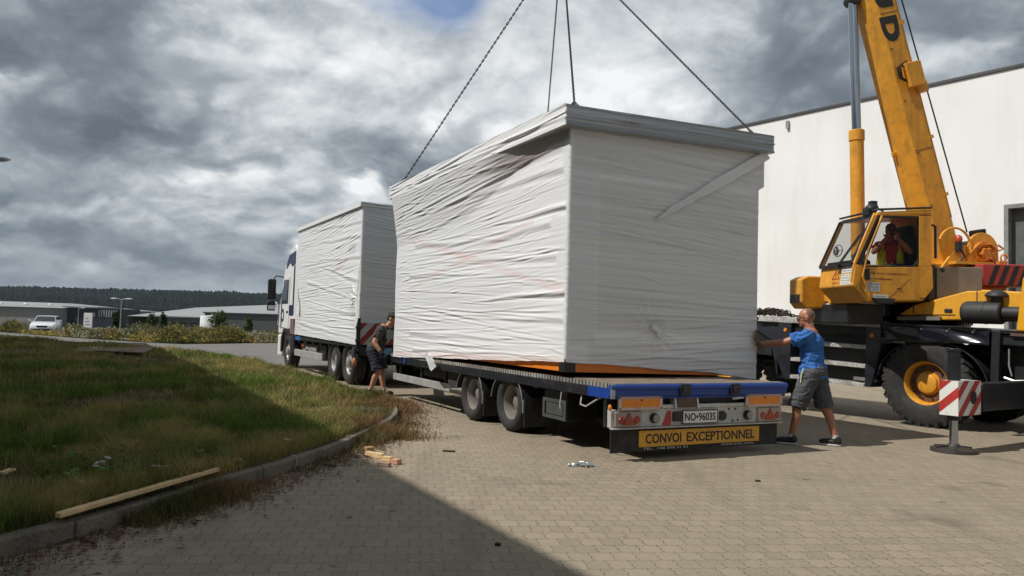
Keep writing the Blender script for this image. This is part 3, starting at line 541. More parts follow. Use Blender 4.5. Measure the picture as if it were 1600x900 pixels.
# ---- young trees on the estate
LEAF = attrmat('tree_leaves', .6, .3)
def tree(label, px, ytop, ybot, y, wpx, dark=1.0, n=900):
    t0 = D(px, ytop, y); zb = gz(t0.x, y); Ht = t0.z-zb; wd_ = wpx/1200*y/2
    t = root('young_tree', label, 'tree', frame(t0.x, y, zb), 'young trees on the industrial estate'); tk = MB(); tk.tube([(0, 0, 0), (.05, 0, Ht*.4), (0, .05, Ht*.85)], [.12, .08, .03], 7)
    for k in range(7):
        a = k*2.4; zz_ = Ht*(.35+.07*k); tk.tube([(0, 0, zz_), (math.cos(a)*wd_*.5, math.sin(a)*wd_*.5, zz_+Ht*.12)], [.05, .02], 5)
    tk.build('trunk', M('bark', (.09,.07,.05), .9), t)
    c = RNG.normal(0, 1, (26, 3)); c /= np.linalg.norm(c, axis=1)[:, None]; c *= RNG.uniform(.3, .95, (26, 1)); c = c*np.array([wd_, wd_, Ht*.36]) + np.array([0, 0, Ht*.62])
    P = c[RNG.integers(0, 26, n)] + RNG.normal(0, .2, (n, 3))*np.array([wd_, wd_, Ht*.3]); a = RNG.normal(0, 1, (n, 3)); a /= np.linalg.norm(a, axis=1)[:, None]; b2 = np.cross(a, RNG.normal(0, 1, (n, 3))); b2 /= np.linalg.norm(b2, axis=1)[:, None]; s = RNG.uniform(.10, .24, (n, 1))*max(1, y/130)
    V = np.stack([P-a*s, P+b2*s*.6, P+a*s, P-b2*s*.6], 1).reshape(-1, 3); col = np.array([.05,.085,.022])*dark*RNG.uniform(.5, 1.4, (n, 1)); o = npmesh('crown', V, np.arange(n*4).reshape(-1, 4), LEAF, np.repeat(col, 4, 0), t)
tree('young leafy tree standing right of the white tank', 343, 484, 510, 120, 26)
tree('thin young tree with a ragged crown left of the white tank', 240, 489, 512, 120, 17, .8)
tree('narrow dark sapling nearest the white tank on its left', 256, 487, 512, 122, 11, .6)
tree('small rounded tree in front of the green warehouse door', 389, 497, 515, 115, 15)
tree('dark bushy tree behind the double headed street lamp', 181, 478, 508, 170, 17, .55)
# ================================================================== wrapped modules
FILM = attrmat('white_stretch_film', .22, .12, bump=.22, bsc=(1.2, 1.2, 34), spec=.5)
ORB = M('base_orange', (.74,.20,.015), .45, var=.1, dirt=.25, dirtc=(.25,.09,.03))
def plane_pt(Mf, px, py, axis):           # pixel -> local point on the plane local[axis] = 0
    Mi = Mf.inverted(); o = Mi @ CAM; d = Mi.to_3x3() @ ray(px, py); t = -o[axis]/d[axis]; return o + d*t
def ridge(h, z, lh, lv, tilt, seed):
    n_ = vnoise(h/lh, (z + tilt*h + .25*vnoise(h/1.3, z*0+seed, seed+50))/lv, seed); return (1-np.abs(2*n_-1))
def film_lines(Hh, Zz, mask, hmax, z0, z1, count, seed, amp, slope):
    # stretched film: long thin tension creases, each a sharp fold with a shallow valley beneath it
    r = np.random.default_rng(seed); d = np.zeros(Hh.shape)
    for k in range(count):
        L_ = r.choice([.5, .9, 1.8, 3.2, 5.5], p=[.2, .25, .25, .2, .1])*r.uniform(.7, 1.3); hc = r.uniform(-.2, hmax+.2); zc = r.uniform(z0, z1); sl_ = slope(hc, zc) + r.normal(0, .035); w = r.uniform(.006, .017)*(1.4 if L_ > 2 and r.uniform() < .3 else 1); a = amp*r.uniform(.2, 1)**1.6*(w/.014)
        m = mask & (np.abs(Hh-hc) < L_/2) & (np.abs(Zz-zc-sl_*(Hh-hc)) < 6*w+.05)
        if not m.any(): continue
        hh = Hh[m]-hc; t = 1-(2*hh/L_)**2; q = (Zz[m]-zc-sl_*hh - .010*r.normal()*np.sin(hh*2.1/max(L_, .8)*3))/w
        d[m] += a*t*(np.exp(-q*q) - .75*np.exp(-(q+1.7)**2))
    return d
def wrapped(label, group, Mf, L, Wd, zt, zroof, oh, zb_left, zb_rear, seed, straps, pocket, creases, burst, fas, fall=0.0):
    t = root('wrapped_module', label, 'container', Mf, group)
    c = .035
    def seg(a, b, st): return np.arange(a, b-1e-6, st)
    # outline: (face, h, x, y, nx, ny)
    P = []
    for y in seg(-Wd+c, -c, .024): P.append((0, -y, 0, y, -1, 0))
    for k in range(4): a = math.pi + (-math.pi/2)*(k+.5)/4; P.append((4, 0, c+math.cos(a)*c, -c+math.sin(math.pi-a)*c, math.cos(a), math.sin(math.pi-a)))
    for x in seg(c, L-c, .028): P.append((1, x, x, 0, 0, 1))
    for k in range(4): a = math.pi/2 - math.pi/2*(k+.5)/4; P.append((4, L, L-c+math.cos(a)*c, -c+math.sin(a)*c, math.cos(a), math.sin(a)))
    for y in seg(c, Wd-c, .12): P.append((2, y+30, L, -y, 1, 0))
    for x in seg(c, L-c, .12): P.append((3, x+50, L-x, -Wd, 0, -1))
    face, h, x, y, nx, ny = (np.array(q, float) for q in zip(*P)); nu = len(P); nv = 380
    v = np.linspace(0, 1, nv); Hh, Vv = np.meshgrid(h, v); Xx = np.tile(x, (nv, 1)); Yy = np.tile(y, (nv, 1)); Fx = np.tile(face, (nv, 1))
    left, rear, right = Fx == 1, Fx == 0, Fx == 3
    zb = np.where(rear, np.interp(-Yy, zb_rear[0], zb_rear[1]), np.interp(Xx, zb_left[0], zb_left[1])); zb = zb + .012*(vnoise(Hh/.5, Hh*0, seed+60)-.5) + .008*(vnoise(Hh/.13, Hh*0, seed+61)-.5)
    Zz = zb + (zt-zb)*Vv
    d = .014*(vnoise(Hh/2.8+40*Fx, Zz/.5, seed)-.5) + .004*(vnoise(Hh/1.6+40*Fx, Zz/.16+.1*Hh, seed+1)-.5) + .003*ridge(Hh+40*Fx, Zz, 3.5, .055, .02, seed+2)
    d = d*np.where(rear, .5, 1)
    d += film_lines(Hh, Zz, left, L, .8, zt, 430, seed, .0062, lambda h_, z_: -.14*max(0, (z_-2.2)/1.7)*max(0, 1-h_/4.5) + .02*(2.2-z_)*.4)
    d += film_lines(Hh, Zz, rear, Wd, .8, zt, 480, seed+1, .0055, lambda h_, z_: -.10*(z_-1.6)/2 if z_ > 1.6 else .03)
    edge = np.minimum(np.where(left | rear, np.minimum(Hh, np.where(left, L, Wd)-Hh), 1), 1); d *= np.clip(.25 + edge*1.6, .25, 1)
    col = np.ones(Zz.shape + (3,))*np.array([.84, .845, .85])
    for (x0, z0, x1, z1, w, dep, ff) in creases:      # deep folds and ropes of film
        tt = np.clip((Hh-x0)/(x1-x0), 0, 1); zc = z0 + (z1-z0)*tt + .012*np.sin(Hh*3+z0*9); m = ((Hh > min(x0, x1)) & (Hh < max(x0, x1)) & (Fx == ff)); wv = w*(1-.6*tt)
        q = (Zz-zc)/wv; d += m*dep*.55*(1-tt*.8)*(np.exp(-q*q) - .7*np.exp(-(q+1.7)**2))
    for (x0, z0, x1, z1, w, cc, amt, ff) in straps:   # coloured lashings showing through the film
        m = (Hh > min(x0, x1)) & (Hh < max(x0, x1)) & (Fx == ff); zc = z0 + (z1-z0)*(Hh-x0)/(x1-x0); a = m*np.exp(-((Zz-zc)/w)**4)*amt*(.35+.65*vnoise(Hh*2.2, Zz*3, seed+9)); col = col*(1-a[..., None]) + np.array(cc)*a[..., None]
    for (f0, h0, h1, z0, z1, cc, amt) in pocket:      # paler or darker areas of what stands behind the film
        a = amt*(Fx == f0)*np.clip((Hh-h0)/.05, 0, 1)*np.clip((h1-Hh)/.05, 0, 1)*np.clip((Zz-z0)/.06, 0, 1)*np.clip((z1-Zz)/.06, 0, 1); col = col*(1-a[..., None]) + np.array(cc)*a[..., None]
    for (f0, h0, z0, rr, am) in burst:
        dx, dz = Hh-h0, Zz-z0; rad = np.hypot(dx, dz); an = np.arctan2(dz, dx); m = (Fx == f0)
        d += m*am*np.exp(-(rad/rr)**2)*np.clip(rad*5, 0, 1)*((1-np.abs(2*vnoise(an*4.2+20, rad*.8, seed+14)-1)) + .6*(1-np.abs(2*vnoise(an*8+20, rad*2, seed+15)-1)))
    if oh > .1:                                        # film stretched from the roof edge down to the walls
        zl = np.interp(Xx, [0, .2, 1.4, 3.0, L], [zt-.02, zt-.06, zt-.30, zt-.75, zt-.95]); tt = np.clip((Zz-zl)/(zt-zl), 0, 1); out = oh*tt**1.1*np.clip((Xx-.1)/1.6, 0, 1)
        d += np.where(left, out, 0); d += film_lines(Hh, Zz, left & (tt > .03), L, zt-1.0, zt, 130, seed+7, .006, lambda h_, z_: -.07)*np.clip(Xx/.8, .2, 1)
        pk = left*np.clip((2.3-Xx)/1.2, 0, 1)*np.clip((Zz-np.interp(Xx, [0, .15, 2.3], [zt-.16, zt-.2, zt-.42]))/.08, 0, 1)*.8; col = col*(1-pk[..., None]) + np.array([.34,.27,.235])*pk[..., None]  # brown shade of the recess below the overhang, tinted into the film
        rb = np.clip((Zz-(zt-.48))/.05, 0, 1); d += np.where(right, oh*.75*rb, 0) + rear*oh*.7*rb*np.clip((Hh-(Wd-.25))/.22, 0, 1)*0
        Yy = Yy - (rear | (Fx == 4))*0
    col = col*(1 + .16*np.where(rear, vnoise(Hh/2.6 + Zz*.3, (Zz+.05*Hh)/.035, seed+31)-.55, 0))[..., None]  # sheen streaks of the stretched film, put into the rear face colour
    col = col*(1 - .10*np.clip(.5-ridge(Hh+40*Fx, Zz, 2.2, .21, .07, seed+1), 0, 1)[..., None])
    Xo = Xx + nx*d; Yo = Yy + ny*d
    if oh > .1:
        k_ = rear*np.clip((Hh-(Wd-.5))/.5, 0, 1)*np.clip((Zz-(zt-.48))/.05, 0, 1); Yo = Yo - k_*oh*.7
    Zo = Zz + fall*np.clip(-Yo, 0, None)*np.clip((Zz-1.1)/(zt-1.1), 0, 1)
    V = np.stack([Xo, Yo, Zo], -1).reshape(-1, 3); i = np.arange(nu*nv).reshape(nv, nu); j = np.roll(i, -1, 1)
    Fc = np.stack([i[:-1], i[1:], j[1:], j[:-1]], -1).reshape(-1, 4)
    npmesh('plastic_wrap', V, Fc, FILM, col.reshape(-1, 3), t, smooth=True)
    # roof: slab wrapped in film
    ox = (-.13 if oh > .1 else -.02, L+oh); oy = (-Wd-oh*.7, oh); nz_ = 34; P = []
    for y in seg(oy[0], oy[1], .025): P.append((0, -y, ox[0], y, -1, 0))
    for x in seg(ox[0], ox[1], .03): P.append((1, x, x, oy[1], 0, 1))
    for y in seg(-oy[1], -oy[0], .1): P.append((2, y, ox[1], -y, 1, 0))
    for x in seg(-ox[1], -ox[0], .1): P.append((3, x, -x, oy[0], 0, -1))
    face, h, x, y, nx, ny = (np.array(q, float) for q in zip(*P)); nu = len(P); zz = np.linspace(zt+.002, zroof, nz_)
    Hh, Zz = np.meshgrid(h, zz); Fx = np.tile(face, (nz_, 1)); d = film_lines(Hh, Zz, Fx == 0, Wd, zt, zroof, 60, seed+21, .008, lambda h_, z_: .0)
    if oh > .1: d += film_lines(Hh, Zz, Fx == 1, L, zt, zroof, 50, seed+23, .009, lambda h_, z_: -.02)
    V = np.stack([x+nx*d, y+ny*d, Zz + fall*np.clip(-(y+ny*d), 0, None)], -1).reshape(-1, 3); i = np.arange(nu*nz_).reshape(nz_, nu); j = np.roll(i, -1, 1); Fq = np.stack([i[:-1], i[1:], j[1:], j[:-1]], -1).reshape(-1, 4)
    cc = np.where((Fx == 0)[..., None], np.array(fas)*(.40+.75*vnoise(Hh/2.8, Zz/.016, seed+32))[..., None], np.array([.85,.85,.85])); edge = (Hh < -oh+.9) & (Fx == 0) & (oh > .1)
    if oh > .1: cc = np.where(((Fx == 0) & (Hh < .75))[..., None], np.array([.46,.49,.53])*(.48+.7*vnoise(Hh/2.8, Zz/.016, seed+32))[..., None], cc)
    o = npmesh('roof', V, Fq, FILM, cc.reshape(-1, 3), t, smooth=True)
    bm = bmesh.new(); bm.from_mesh(o.data); bm.verts.ensure_lookup_table(); n0 = (nz_-1)*nu
    for q in (range(n0, n0+nu), range(nu-1, -1, -1)):
        f = bm.faces.new([bm.verts[k] for k in q]); f.smooth = False
    cl = bm.verts.layers.float_color.get('Col')
    bm.to_mesh(o.data); bm.free()
    return t
MC = fdir(.6365, 8.997, -.454, .891)
def LP(px, py): p = plane_pt(MC, px, py, 1); return p.x, p.z
def RP(px, py): p = plane_pt(MC, px, py, 0); return -p.y, p.z
PINK = (.80, .52, .47)
s1 = LP(640, 372) + LP(884, 455); s2 = LP(640, 452) + LP(835, 345)
cr = []
for (a, b, w, dep) in (((884, 322), (770, 352), .035, .035), ((884, 455), (740, 470), .035, .035), ((860, 348), (700, 395), .05, .02), ((650, 383), (800, 372), .05, .018), ((640, 430), (790, 425), .04, .018), ((880, 260), (700, 322), .05, .02), ((870, 400), (640, 412), .04, .016), ((640, 520), (860, 532), .05, .018), ((880, 500), (690, 490), .04, .018), ((645, 545), (870, 556), .03, .02), ((880, 225), (690, 300), .06, .02)):
    cr.append(LP(*a) + LP(*b) + (w, dep, 1))
for (a, b, w, dep) in (((900, 215), (1200, 300), .03, .010), ((895, 250), (1100, 290), .03, .010), ((1195, 340), (930, 240), .03, .008), ((900, 395), (1190, 420), .03, .008), ((895, 330), (1150, 380), .03, .009), ((1195, 545), (900, 540), .03, .010), ((1190, 565), (900, 552), .03, .012), ((895, 480), (1030, 492), .03, .012), ((1190, 500), (1050, 520), .03, .007)):
    cr.append(RP(*a) + RP(*b) + (w, dep, 0))
bu = RP(1018, 515)
BR = [[0, 2.2, 3.1], [1.021, .905, .80]]; BL = [[0, 3.4, 6.4], [1.021, .893, .775]]
mod = wrapped('large white film wrapped module lowered by chains onto the blue trailer', 'wrapped modules', MC, 6.29, 3.04, 3.785, 4.03, .15, BL, BR, 5, [s1 + (.055, PINK, .5, 1), s2 + (.05, PINK, .42, 1), (0, 1.03, 6.6, .84, .05, PINK, .5, 1)],
    [(0, -.1, .44, 1.2, 3.3, (.60,.61,.63), .4), (0, .40, 3.3, 1.35, 3.25, (.68,.675,.67), .8), (0, 0, 3.3, 3.25, 4.0, (.62,.615,.62), .5), (0, .3, 3.2, .7, 1.3, (.66,.66,.67), .5), (0, 2.9, 3.3, 1.0, 3.8, (.68,.68,.69), .5)],
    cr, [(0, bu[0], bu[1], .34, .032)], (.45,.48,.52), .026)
bf = MB(); bz0, bz1 = .905, 1.05
bf.bx((.14, -.16, bz0), (6.22, -.045, bz1)); bf.prism([(-2.89, .848), (-.16, bz0-.003), (-.16, bz1), (-2.89, bz1)], .03, .14, 'x'); bf.bx((6.08, -2.89, bz0), (6.22, -.16, bz1)); bf.bx((.14, -3.0, bz0), (6.22, -2.89, bz1)); bf.build('base_frame', ORB, mod, bevel=.006)
for yy in (-.008, -3.03): MB().bx((.006, yy-.15 if yy > -1 else yy, bz0-.002), (.138, yy if yy > -1 else yy+.135, bz1+.01)).build('corner_casting', BLACK, mod)
MB().bx((.15, -2.88, 1.01), (6.07, -.17, 1.05)).build('floor_panel', DARKMETAL, mod)
# loose film: the diagonal tail, the twisted rag and the flap hanging at the side
def ribbon(pts, w, nrm, name, par, fr, jag=.1):
    V = []; Fc = []; pts = [Vector(p) for p in pts]; nrm = Vector(nrm)
    for i, p in enumerate(pts):
        d = (pts[min(i+1, len(pts)-1)]-pts[max(0, i-1)]).normalized(); sd = d.cross(nrm).normalized(); ww = w[i] if isinstance(w, (list, tuple)) else w
        for k in range(5): V.append(p + sd*(k/4-.5)*ww*(1+random.uniform(-jag, jag)) + nrm*(.012*math.sin(k*2.2+i*1.3)))
    for i in range(len(pts)-1):
        for k in range(4): Fc.append((i*5+k, i*5+k+1, i*5+k+6, i*5+k+5))
    return npmesh(name, V, Fc, FILM, np.ones((len(V), 3))*np.array([.8,.8,.8]), par, fr, smooth=True)
def rl(px, py, out=.05): p = plane_pt(MC, px, py, 0); return Vector((-out, p.y, p.z))
a, b = rl(1196, 243, .05), rl(1022, 343, .025); ribbon([a.lerp(b, k/14) for k in range(15)], [.13]*8 + [.11, .10, .09, .07, .08, .05, .02], (-1, 0, 0), 'film_tail', mod, MC)
a, b = rl(1016, 506, .06), rl(1031, 528, .07); ribbon([a.lerp(b, k/5) + Vector((0, .02*math.sin(k*2), 0)) for k in range(6)], [.03, .09, .07, .10, .06, .07], (-1, 0, 0), 'film_tail', mod, MC)
lf = LP(685, 565); ribbon([(lf[0]+.55-k*.16, .02+.03*k, .885-.02*k - (.05 if k in (2, 3, 4) else 0)) for k in range(7)], [.06, .14, .2, .24, .2, .12, .03], (0, 1, 0), 'film_flap', mod, MC, .25)
M2 = fdir(-3.3, 16.6, -.477, .879)
def LP2(px, py): p = plane_pt(M2, px, py, 1); return p.x, p.z
cr = []
for (a, b, w, dep) in (((568, 365), (480, 385), .05, .02), ((566, 400), (478, 410), .05, .02), ((566, 440), (500, 415), .06, .025), ((480, 440), (560, 470), .05, .02), ((566, 490), (475, 480), .05, .02), ((566, 345), (482, 362), .05, .018), ((470, 505), (560, 530), .05, .02)):
    cr.append(LP2(*a) + LP2(*b) + (w, dep, 1))
s1 = LP2(517, 428) + LP2(543, 405); s2 = LP2(478, 415) + LP2(498, 430)
cb = LP2(560, 465)
mod2 = wrapped('smaller white film wrapped module standing on the truck', 'wrapped modules', M2, 5.95, 3.15, 3.93, 4.03, .05, [[0, 5.95], [.92, 1.02]], [[0, 3.2], [1.35, 1.38]], 25, [s1 + (.05, PINK, .7, 1), s2 + (.05, PINK, .35, 1)],
    [(1, .35, .9, 2.9, 3.2, (.62,.62,.62), .5), (0, 0, 3.2, .9, 4, (.55,.57,.59), .7)], cr, [(1, cb[0], cb[1], .5, .05)], (.72,.73,.73))
MB().bx((.1, -3.0, .94), (5.9, -.06, 1.04)).build('base_frame', DARKMETAL, mod2)
ribbon([Vector((LP2(466, 445)[0]-.08*k, .05, LP2(466, 445)[1]-.17*k)) for k in range(6)], [.03, .08, .14, .2, .26, .1], (0, 1, 0), 'film_tail', mod2, M2)
ribbon([Vector((LP2(563, 440)[0]+.03*math.sin(k*1.4), .06, LP2(563, 440)[1]-.2*k)) for k in range(6)], [.05, .08, .05, .1, .14, .05], (0, 1, 0), 'film_tail', mod2, M2)
# ------------------------------------------------------------------ lifting chains
CHAIN = M('chain_steel', (.045,.04,.036), .5, .4, var=.4)
HOOK = D(878, -92, 12.4)
def chain_links(p, q, pitch=.078, r=.0075, hw=.0125):
    p, q = Vector(p), Vector(q); L = (q-p).length; k = int(L/pitch); d = (q-p)/L; s1_ = d.cross(Vector((0, 0, 1))).normalized(); s2_ = d.cross(s1_); mb = MB()
    for i in range(k):
        c = p + d*(i+.5)*L/k; s = (s1_+s2_)*.707 if i % 2 else (s1_-s2_)*.707; hl = pitch*.72; pts = [c + d*(hl*math.sin(a)*(1 if abs(math.sin(a)) > .4 else .9)) + s*hw*math.cos(a) for a in [x_*math.pi/4 for x_ in range(8)]]
        nn_ = s.cross(d); V = []; Fc = []
        for j in range(8):
            tg = (pts[(j+1) % 8]-pts[j-1]).normalized(); b2 = tg.cross(nn_)
            for m_ in range(4): V.append(pts[j] + nn_*r*math.cos(m_*math.pi/2) + b2*r*math.sin(m_*math.pi/2))
        for j in range(8):
            for m_ in range(4): Fc.append((j*4+m_, ((j+1) % 8)*4+m_, ((j+1) % 8)*4+(m_+1) % 4, j*4+(m_+1) % 4))
        mb.add(V, Fc)
    return mb
sl_ = root('chain_sling', 'four legged dark steel chain sling lifting the large wrapped module', 'chain sling', Matrix.Translation(HOOK))
An = [MC @ Vector(v) for v in ((.0, -.05, 4.05), (-.06, -2.83, 4.11), (5.9, .06, 4.05), (6.0, -2.95, 4.12))]
for a in An:
    chain_links(HOOK, a, .047).build('chain', CHAIN, sl_, Matrix()); d_ = (HOOK-a).normalized()
    sh_ = MB(); sd_ = d_.cross(Vector((0, 0, 1))).normalized(); sh_.tube([a + d_*.11, a + sd_*.045 + d_*.03, a + sd_*.05 - d_*.03], .013, 8); sh_.tube([a + d_*.11, a - sd_*.045 + d_*.03, a - sd_*.05 - d_*.03], .013, 8); sh_.build('shackle', CHAIN, sl_, Matrix())
rg = MB(); rg.lathe([(.13, -.02), (.15, 0), (.13, .02), (.11, 0), (.13, -.02)], HOOK + Vector((0, 0, .1)), (1, .3, 0), 24); rg.build('master_link', CHAIN, sl_, Matrix(), smooth='all')
# ================================================================== trailer
MT = fdir(1.07, 8.29, -.46, .888); TW = 2.57
tr = root('flatbed_trailer', 'low blue flatbed trailer with an orange CONVOI EXCEPTIONNEL board', 'trailer', MT)
dk = MB()
for k in range(18):
    y0 = -.07-k*.135; dk.bx((.03, y0-.131, .79), (7.3, y0, .838+random.uniform(-.003, .003)))
dk.build('deck', DECKWOOD, tr, bevel=.004)
ch = MB()
for yy in (-.75, -1.8): ch.bx((.1, yy-.06, .42), (7.3, yy+.06, .78))
for k in range(11): ch.bx((.25+k*.72, -TW+.08, .64), (.37+k*.72, -.08, .785))
ch.bx((3.3, -1.7, .36), (4.1, -.9, .6)); ch.bx((5.2, -1.9, .45), (6.4, -.75, .78)); ch.bx((7.22, -TW, .62), (7.32, 0, .84)); ch.beam((7.3, -1.28, .6), (9.3, -1.28, .55), .22, .16); ch.beam((7.2, -.5, .6), (8.9, -1.2, .56), .12, .14); ch.beam((7.2, -2.05, .6), (8.9, -1.36, .56), .12, .14)
ch.build('chassis', BLACK, tr, bevel=.008)
for y0, y1 in ((-.065, 0), (-TW, -TW+.065)):
    MB().bx((.42, y0, .672), (7.3, y1, .785)).build('side_rail', M('rail_navy', (.007,.009,.014), .5, var=.3, dirt=.4), tr, bevel=.006); MB().bx((0, y0, .672), (.417, y1, .785)).build('rail_end', BLUE, tr, bevel=.006)
lr = MB(); lr.bx((0, -.04, .787), (7.3, -.012, .835)); 
for k in range(102): lr.bx((.03+k*.071, -.012, .788), (.08+k*.071, .004, .838))
lr.build('lashing_rail', M('rail_grey', (.34,.33,.30), .6, .2, var=.5, sc=2, dirt=.9, dirtc=(.05,.045,.04)), tr)
for yy in (-.62, -1.35): MB().bx((1.5, yy-.05, .843), (7.0, yy+.05, .888)).build('dark_gap_strip', BLACK, tr)  # added black strips that keep the gap under the module dark
rb = MB(); rb.bx((-.07, -TW-.01, .70), (-.002, .01, .826)); rb.cyl((-.055, -TW-.012, .80), (-.055, .012, .80), .035, n=12); rb.bx((-.055, -TW, .67), (-.01, 0, .70)); rb.build('rear_beam', BLUE, tr, bevel=.012)
MB().bx((-.065, -TW+.05, .827), (.03, -.05, .842)).build('deck_edge', STEEL, tr)
MB().bx((-.076, -.035, .68), (-.05, .012, .835)).build('end_plate', STEEL, tr, bevel=.004)
for yy in (-.98, -1.72):
    l = MB(); l.bx((-.10, yy-.075, .70), (-.072, yy+.075, .832)); l.bx((-.13, yy-.045, .735), (-.10, yy+.045, .80)); l.build('latch', BLACK, tr, bevel=.01)
def wheel(par, fr, c, Ro, w, Rr, tyre_m, rim_m, side=1, dish=.13, holes=8, hub=.11, tread=0, bolts=True, hubm=None):
    c = Vector(c); ax = Vector((0, side, 0)); rp = [(Rr*1.03, 0), (Rr*1.05, -.012), (Rr*.95, -.02), (Rr*.90, -.05), (Rr*.86, -dish), (Rr*.55, -dish-.01), (hub*1.25, -dish+.03), (hub*1.1, -dish+.03), (hub*1.05, -dish+.075), (hub*.8, -dish+.09), (0, -dish+.09)]
    m = MB().lathe(rp, c - ax*.02, ax, 40); o = m.build('wheel', rim_m, par, fr, smooth=True)
    tp = [(Rr*.98, -.03), (Rr*1.04, -.012), (Rr+.2*(Ro-Rr), .008), (Rr+.55*(Ro-Rr), .02), (Rr+.82*(Ro-Rr), .004), (Ro*.985, -.03), (Ro, -.055), (Ro, -w*.3), (Ro-.012, -w*.31), (Ro-.012, -w*.34), (Ro, -w*.35), (Ro, -w*.63), (Ro-.012, -w*.64), (Ro-.012, -w*.67), (Ro, -w*.68), (Ro, -w+.05), (Ro*.97, -w+.02), (Rr+.5*(Ro-Rr), -w), (Rr*.98, -w+.03)]
    tm = MB().lathe(tp, c, ax, 56)
    if tread:
        e1 = Vector((1, 0, 0)); e2 = Vector((0, 0, 1))
        for k in range(tread):
            for s_ in (0, 1):
                a = 2*math.pi*(k+.5*s_)/tread; rd = e1*math.cos(a)+e2*math.sin(a); tg = -e1*math.sin(a)+e2*math.cos(a); p = c + rd*(Ro+.006) - ax*(.02 if s_ == 0 else w-.02); q = c + rd*(Ro+.006) - ax*w*.46 + tg*.12
                if s_ == 1: q = c + rd*(Ro+.006) - ax*w*.54 + tg*.12
                tm.beam(p, q, .075, .022, rd); tm.beam(p, c + rd*(Ro-.09) - ax*(-.002 if s_ == 0 else w+.002), .055, .02, ax)
    tm.build('tyre', tyre_m, o, fr, smooth=True)
    if bolts:
        bo = MB(); rb_ = Rr*.62 if holes else Rr*.5
        for k in range(10): a = 2*math.pi*k/10; p = c + Vector((math.cos(a), 0, math.sin(a)))*hub*1.75 - ax*(dish+.03); bo.cyl(p, p + ax*.045, .014, n=6)
        bo.build('wheel_nuts', DARKMETAL, o, fr)
    if holes:
        ho = MB()
        for k in range(holes): a = 2*math.pi*(k+.5)/holes; p = c + Vector((math.cos(a), 0, math.sin(a)))*Rr*.7 - ax*(dish+.034); ho.lathe([(0, .008), (.035, .008), (.035, 0)], p, ax, 12)
        ho.build('hand_holes', INK, o, fr)
    return o
RIMG = M('dusty_rim', (.24,.22,.195), .55, .2, var=.3, sc=6, dirt=.7, dirtc=(.15,.11,.085))
for xx in (2.43, 3.66):
    for sd_, y0 in ((1, -.06), (-1, -TW+.06)):
        wheel(tr, None, (xx, y0, .39), .39, .235, .235, RUBBER, RIMG, sd_, .17, 8, .09)
        inn = MB().lathe([(.22, 0), (.38, .02), (.39, .06), (.39, .19), (.22, .22)], (xx, y0-sd_*.5, .39), (0, sd_, 0), 40).build('inner_tyre', RUBBER, tr, smooth=True)
    ax_ = MB(); ax_.cyl((xx, -.3, .39), (xx, -TW+.3, .39), .07, n=12); ax_.bx((xx-.3, -.7, .36), (xx+.3, -.62, .62)); ax_.bx((xx-.3, -1.95, .36), (xx+.3, -1.87, .62)); ax_.build('axle', DARKMETAL, tr)
    for y0 in (-.02, -TW+.02):
        s_ = 1 if y0 > -1 else -1; fm_ = MB(); a0, a1 = -.15, math.pi+.15; prof = [(.475, 0), (.49, 0), (.49, -.5), (.475, -.5), (.475, 0)]
        fm_.lathe(prof, (xx, y0, .40), (0, s_, 0), 26, R(8), R(172)) if False else None
        V = []; nn_ = 26
        for k in range(nn_+1):
            a = R(8)+R(164)*k/nn_
            for r_, yo in ((.455, 0), (.468, 0), (.468, -.5*s_), (.455, -.5*s_)): V.append((xx+r_*math.cos(a), y0+yo, .40+r_*math.sin(a)*.86))
        fm_.add(V, [(k*4+j, (k+1)*4+j, (k+1)*4+(j+1) % 4, k*4+(j+1) % 4) for k in range(nn_) for j in range(4)] + [(0, 1, 2, 3), (nn_*4+3, nn_*4+2, nn_*4+1, nn_*4)])
        fd = fm_.build('fender', BLACK, tr); ed = MB()
        ed.tube([(xx+.462*math.cos(a), y0+.004*s_, .40+.462*math.sin(a)*.86) for a in [R(4)+R(172)*k/24 for k in range(25)]], .0085, 6); ed.build('edge', M('fender_edge', (.25,.25,.25), .4, .3), fd)
        mf = MB(); mf.bx((xx-.50, y0-.5*s_, .12), (xx-.485, y0-.01*s_, .5)); mf.build('mud_flap', RUBBER, tr)
        mp_ = MB(); mp_.bx((xx-.488, y0-.07*s_, .30), (xx-.462, y0+.004*s_, .47)); mp_.build('bracket', GREYP, tr)
for y0 in (-.03, -TW+.03):
    s_ = 1 if y0 > -1 else -1; g = MB(); g.bx((4.45, y0-.03, .35), (7.2, y0, .475)); g.build('side_guard', ALU, tr, bevel=.008)
    g = MB()
    for xx in (4.7, 5.8, 6.9): g.bx((xx-.03, y0-s_*.07 if s_ > 0 else y0+.03, .36), (xx+.03, y0-s_*.031 if s_ > 0 else y0+.07, .68))
    g.build('guard_stay', BLACK, tr)
bxm = MB(); bxm.bx((1.02, -.55, .30), (1.55, -.10, .66)); sb_ = bxm.build('storage_box', BLACK, tr, bevel=.015)
pm = MB()
for a, b in (((1.0, -.097, .31), (1.05, -.08, .55)), ((1.5, -.097, .31), (1.55, -.08, .55)), ((1.05, -.097, .31), (1.5, -.08, .35)), ((1.05, -.097, .51), (1.5, -.08, .55)), ((1.08, -.099, .36), (1.47, -.088, .5))): pm.bx(a, b)
pm.build('frame', M('box_frame_grey', (.06,.065,.06), .5), sb_)
fl = MB(); fl.bx((.03, -TW+.05, .085), (.042, -.06, .345)); fp = fl.build('mud_flap', RUBBER, tr)
cv = MB().bx((.018, -2.215, .135), (.029, -.43, .315)).build('convoy_board', M('convoy_orange', (.68,.34,.03), .5, var=.1, dirt=.3, dirtc=(.3,.15,.04)), tr, bevel=.003)
EX, EY = (0, -1, 0), (0, 0, 1)
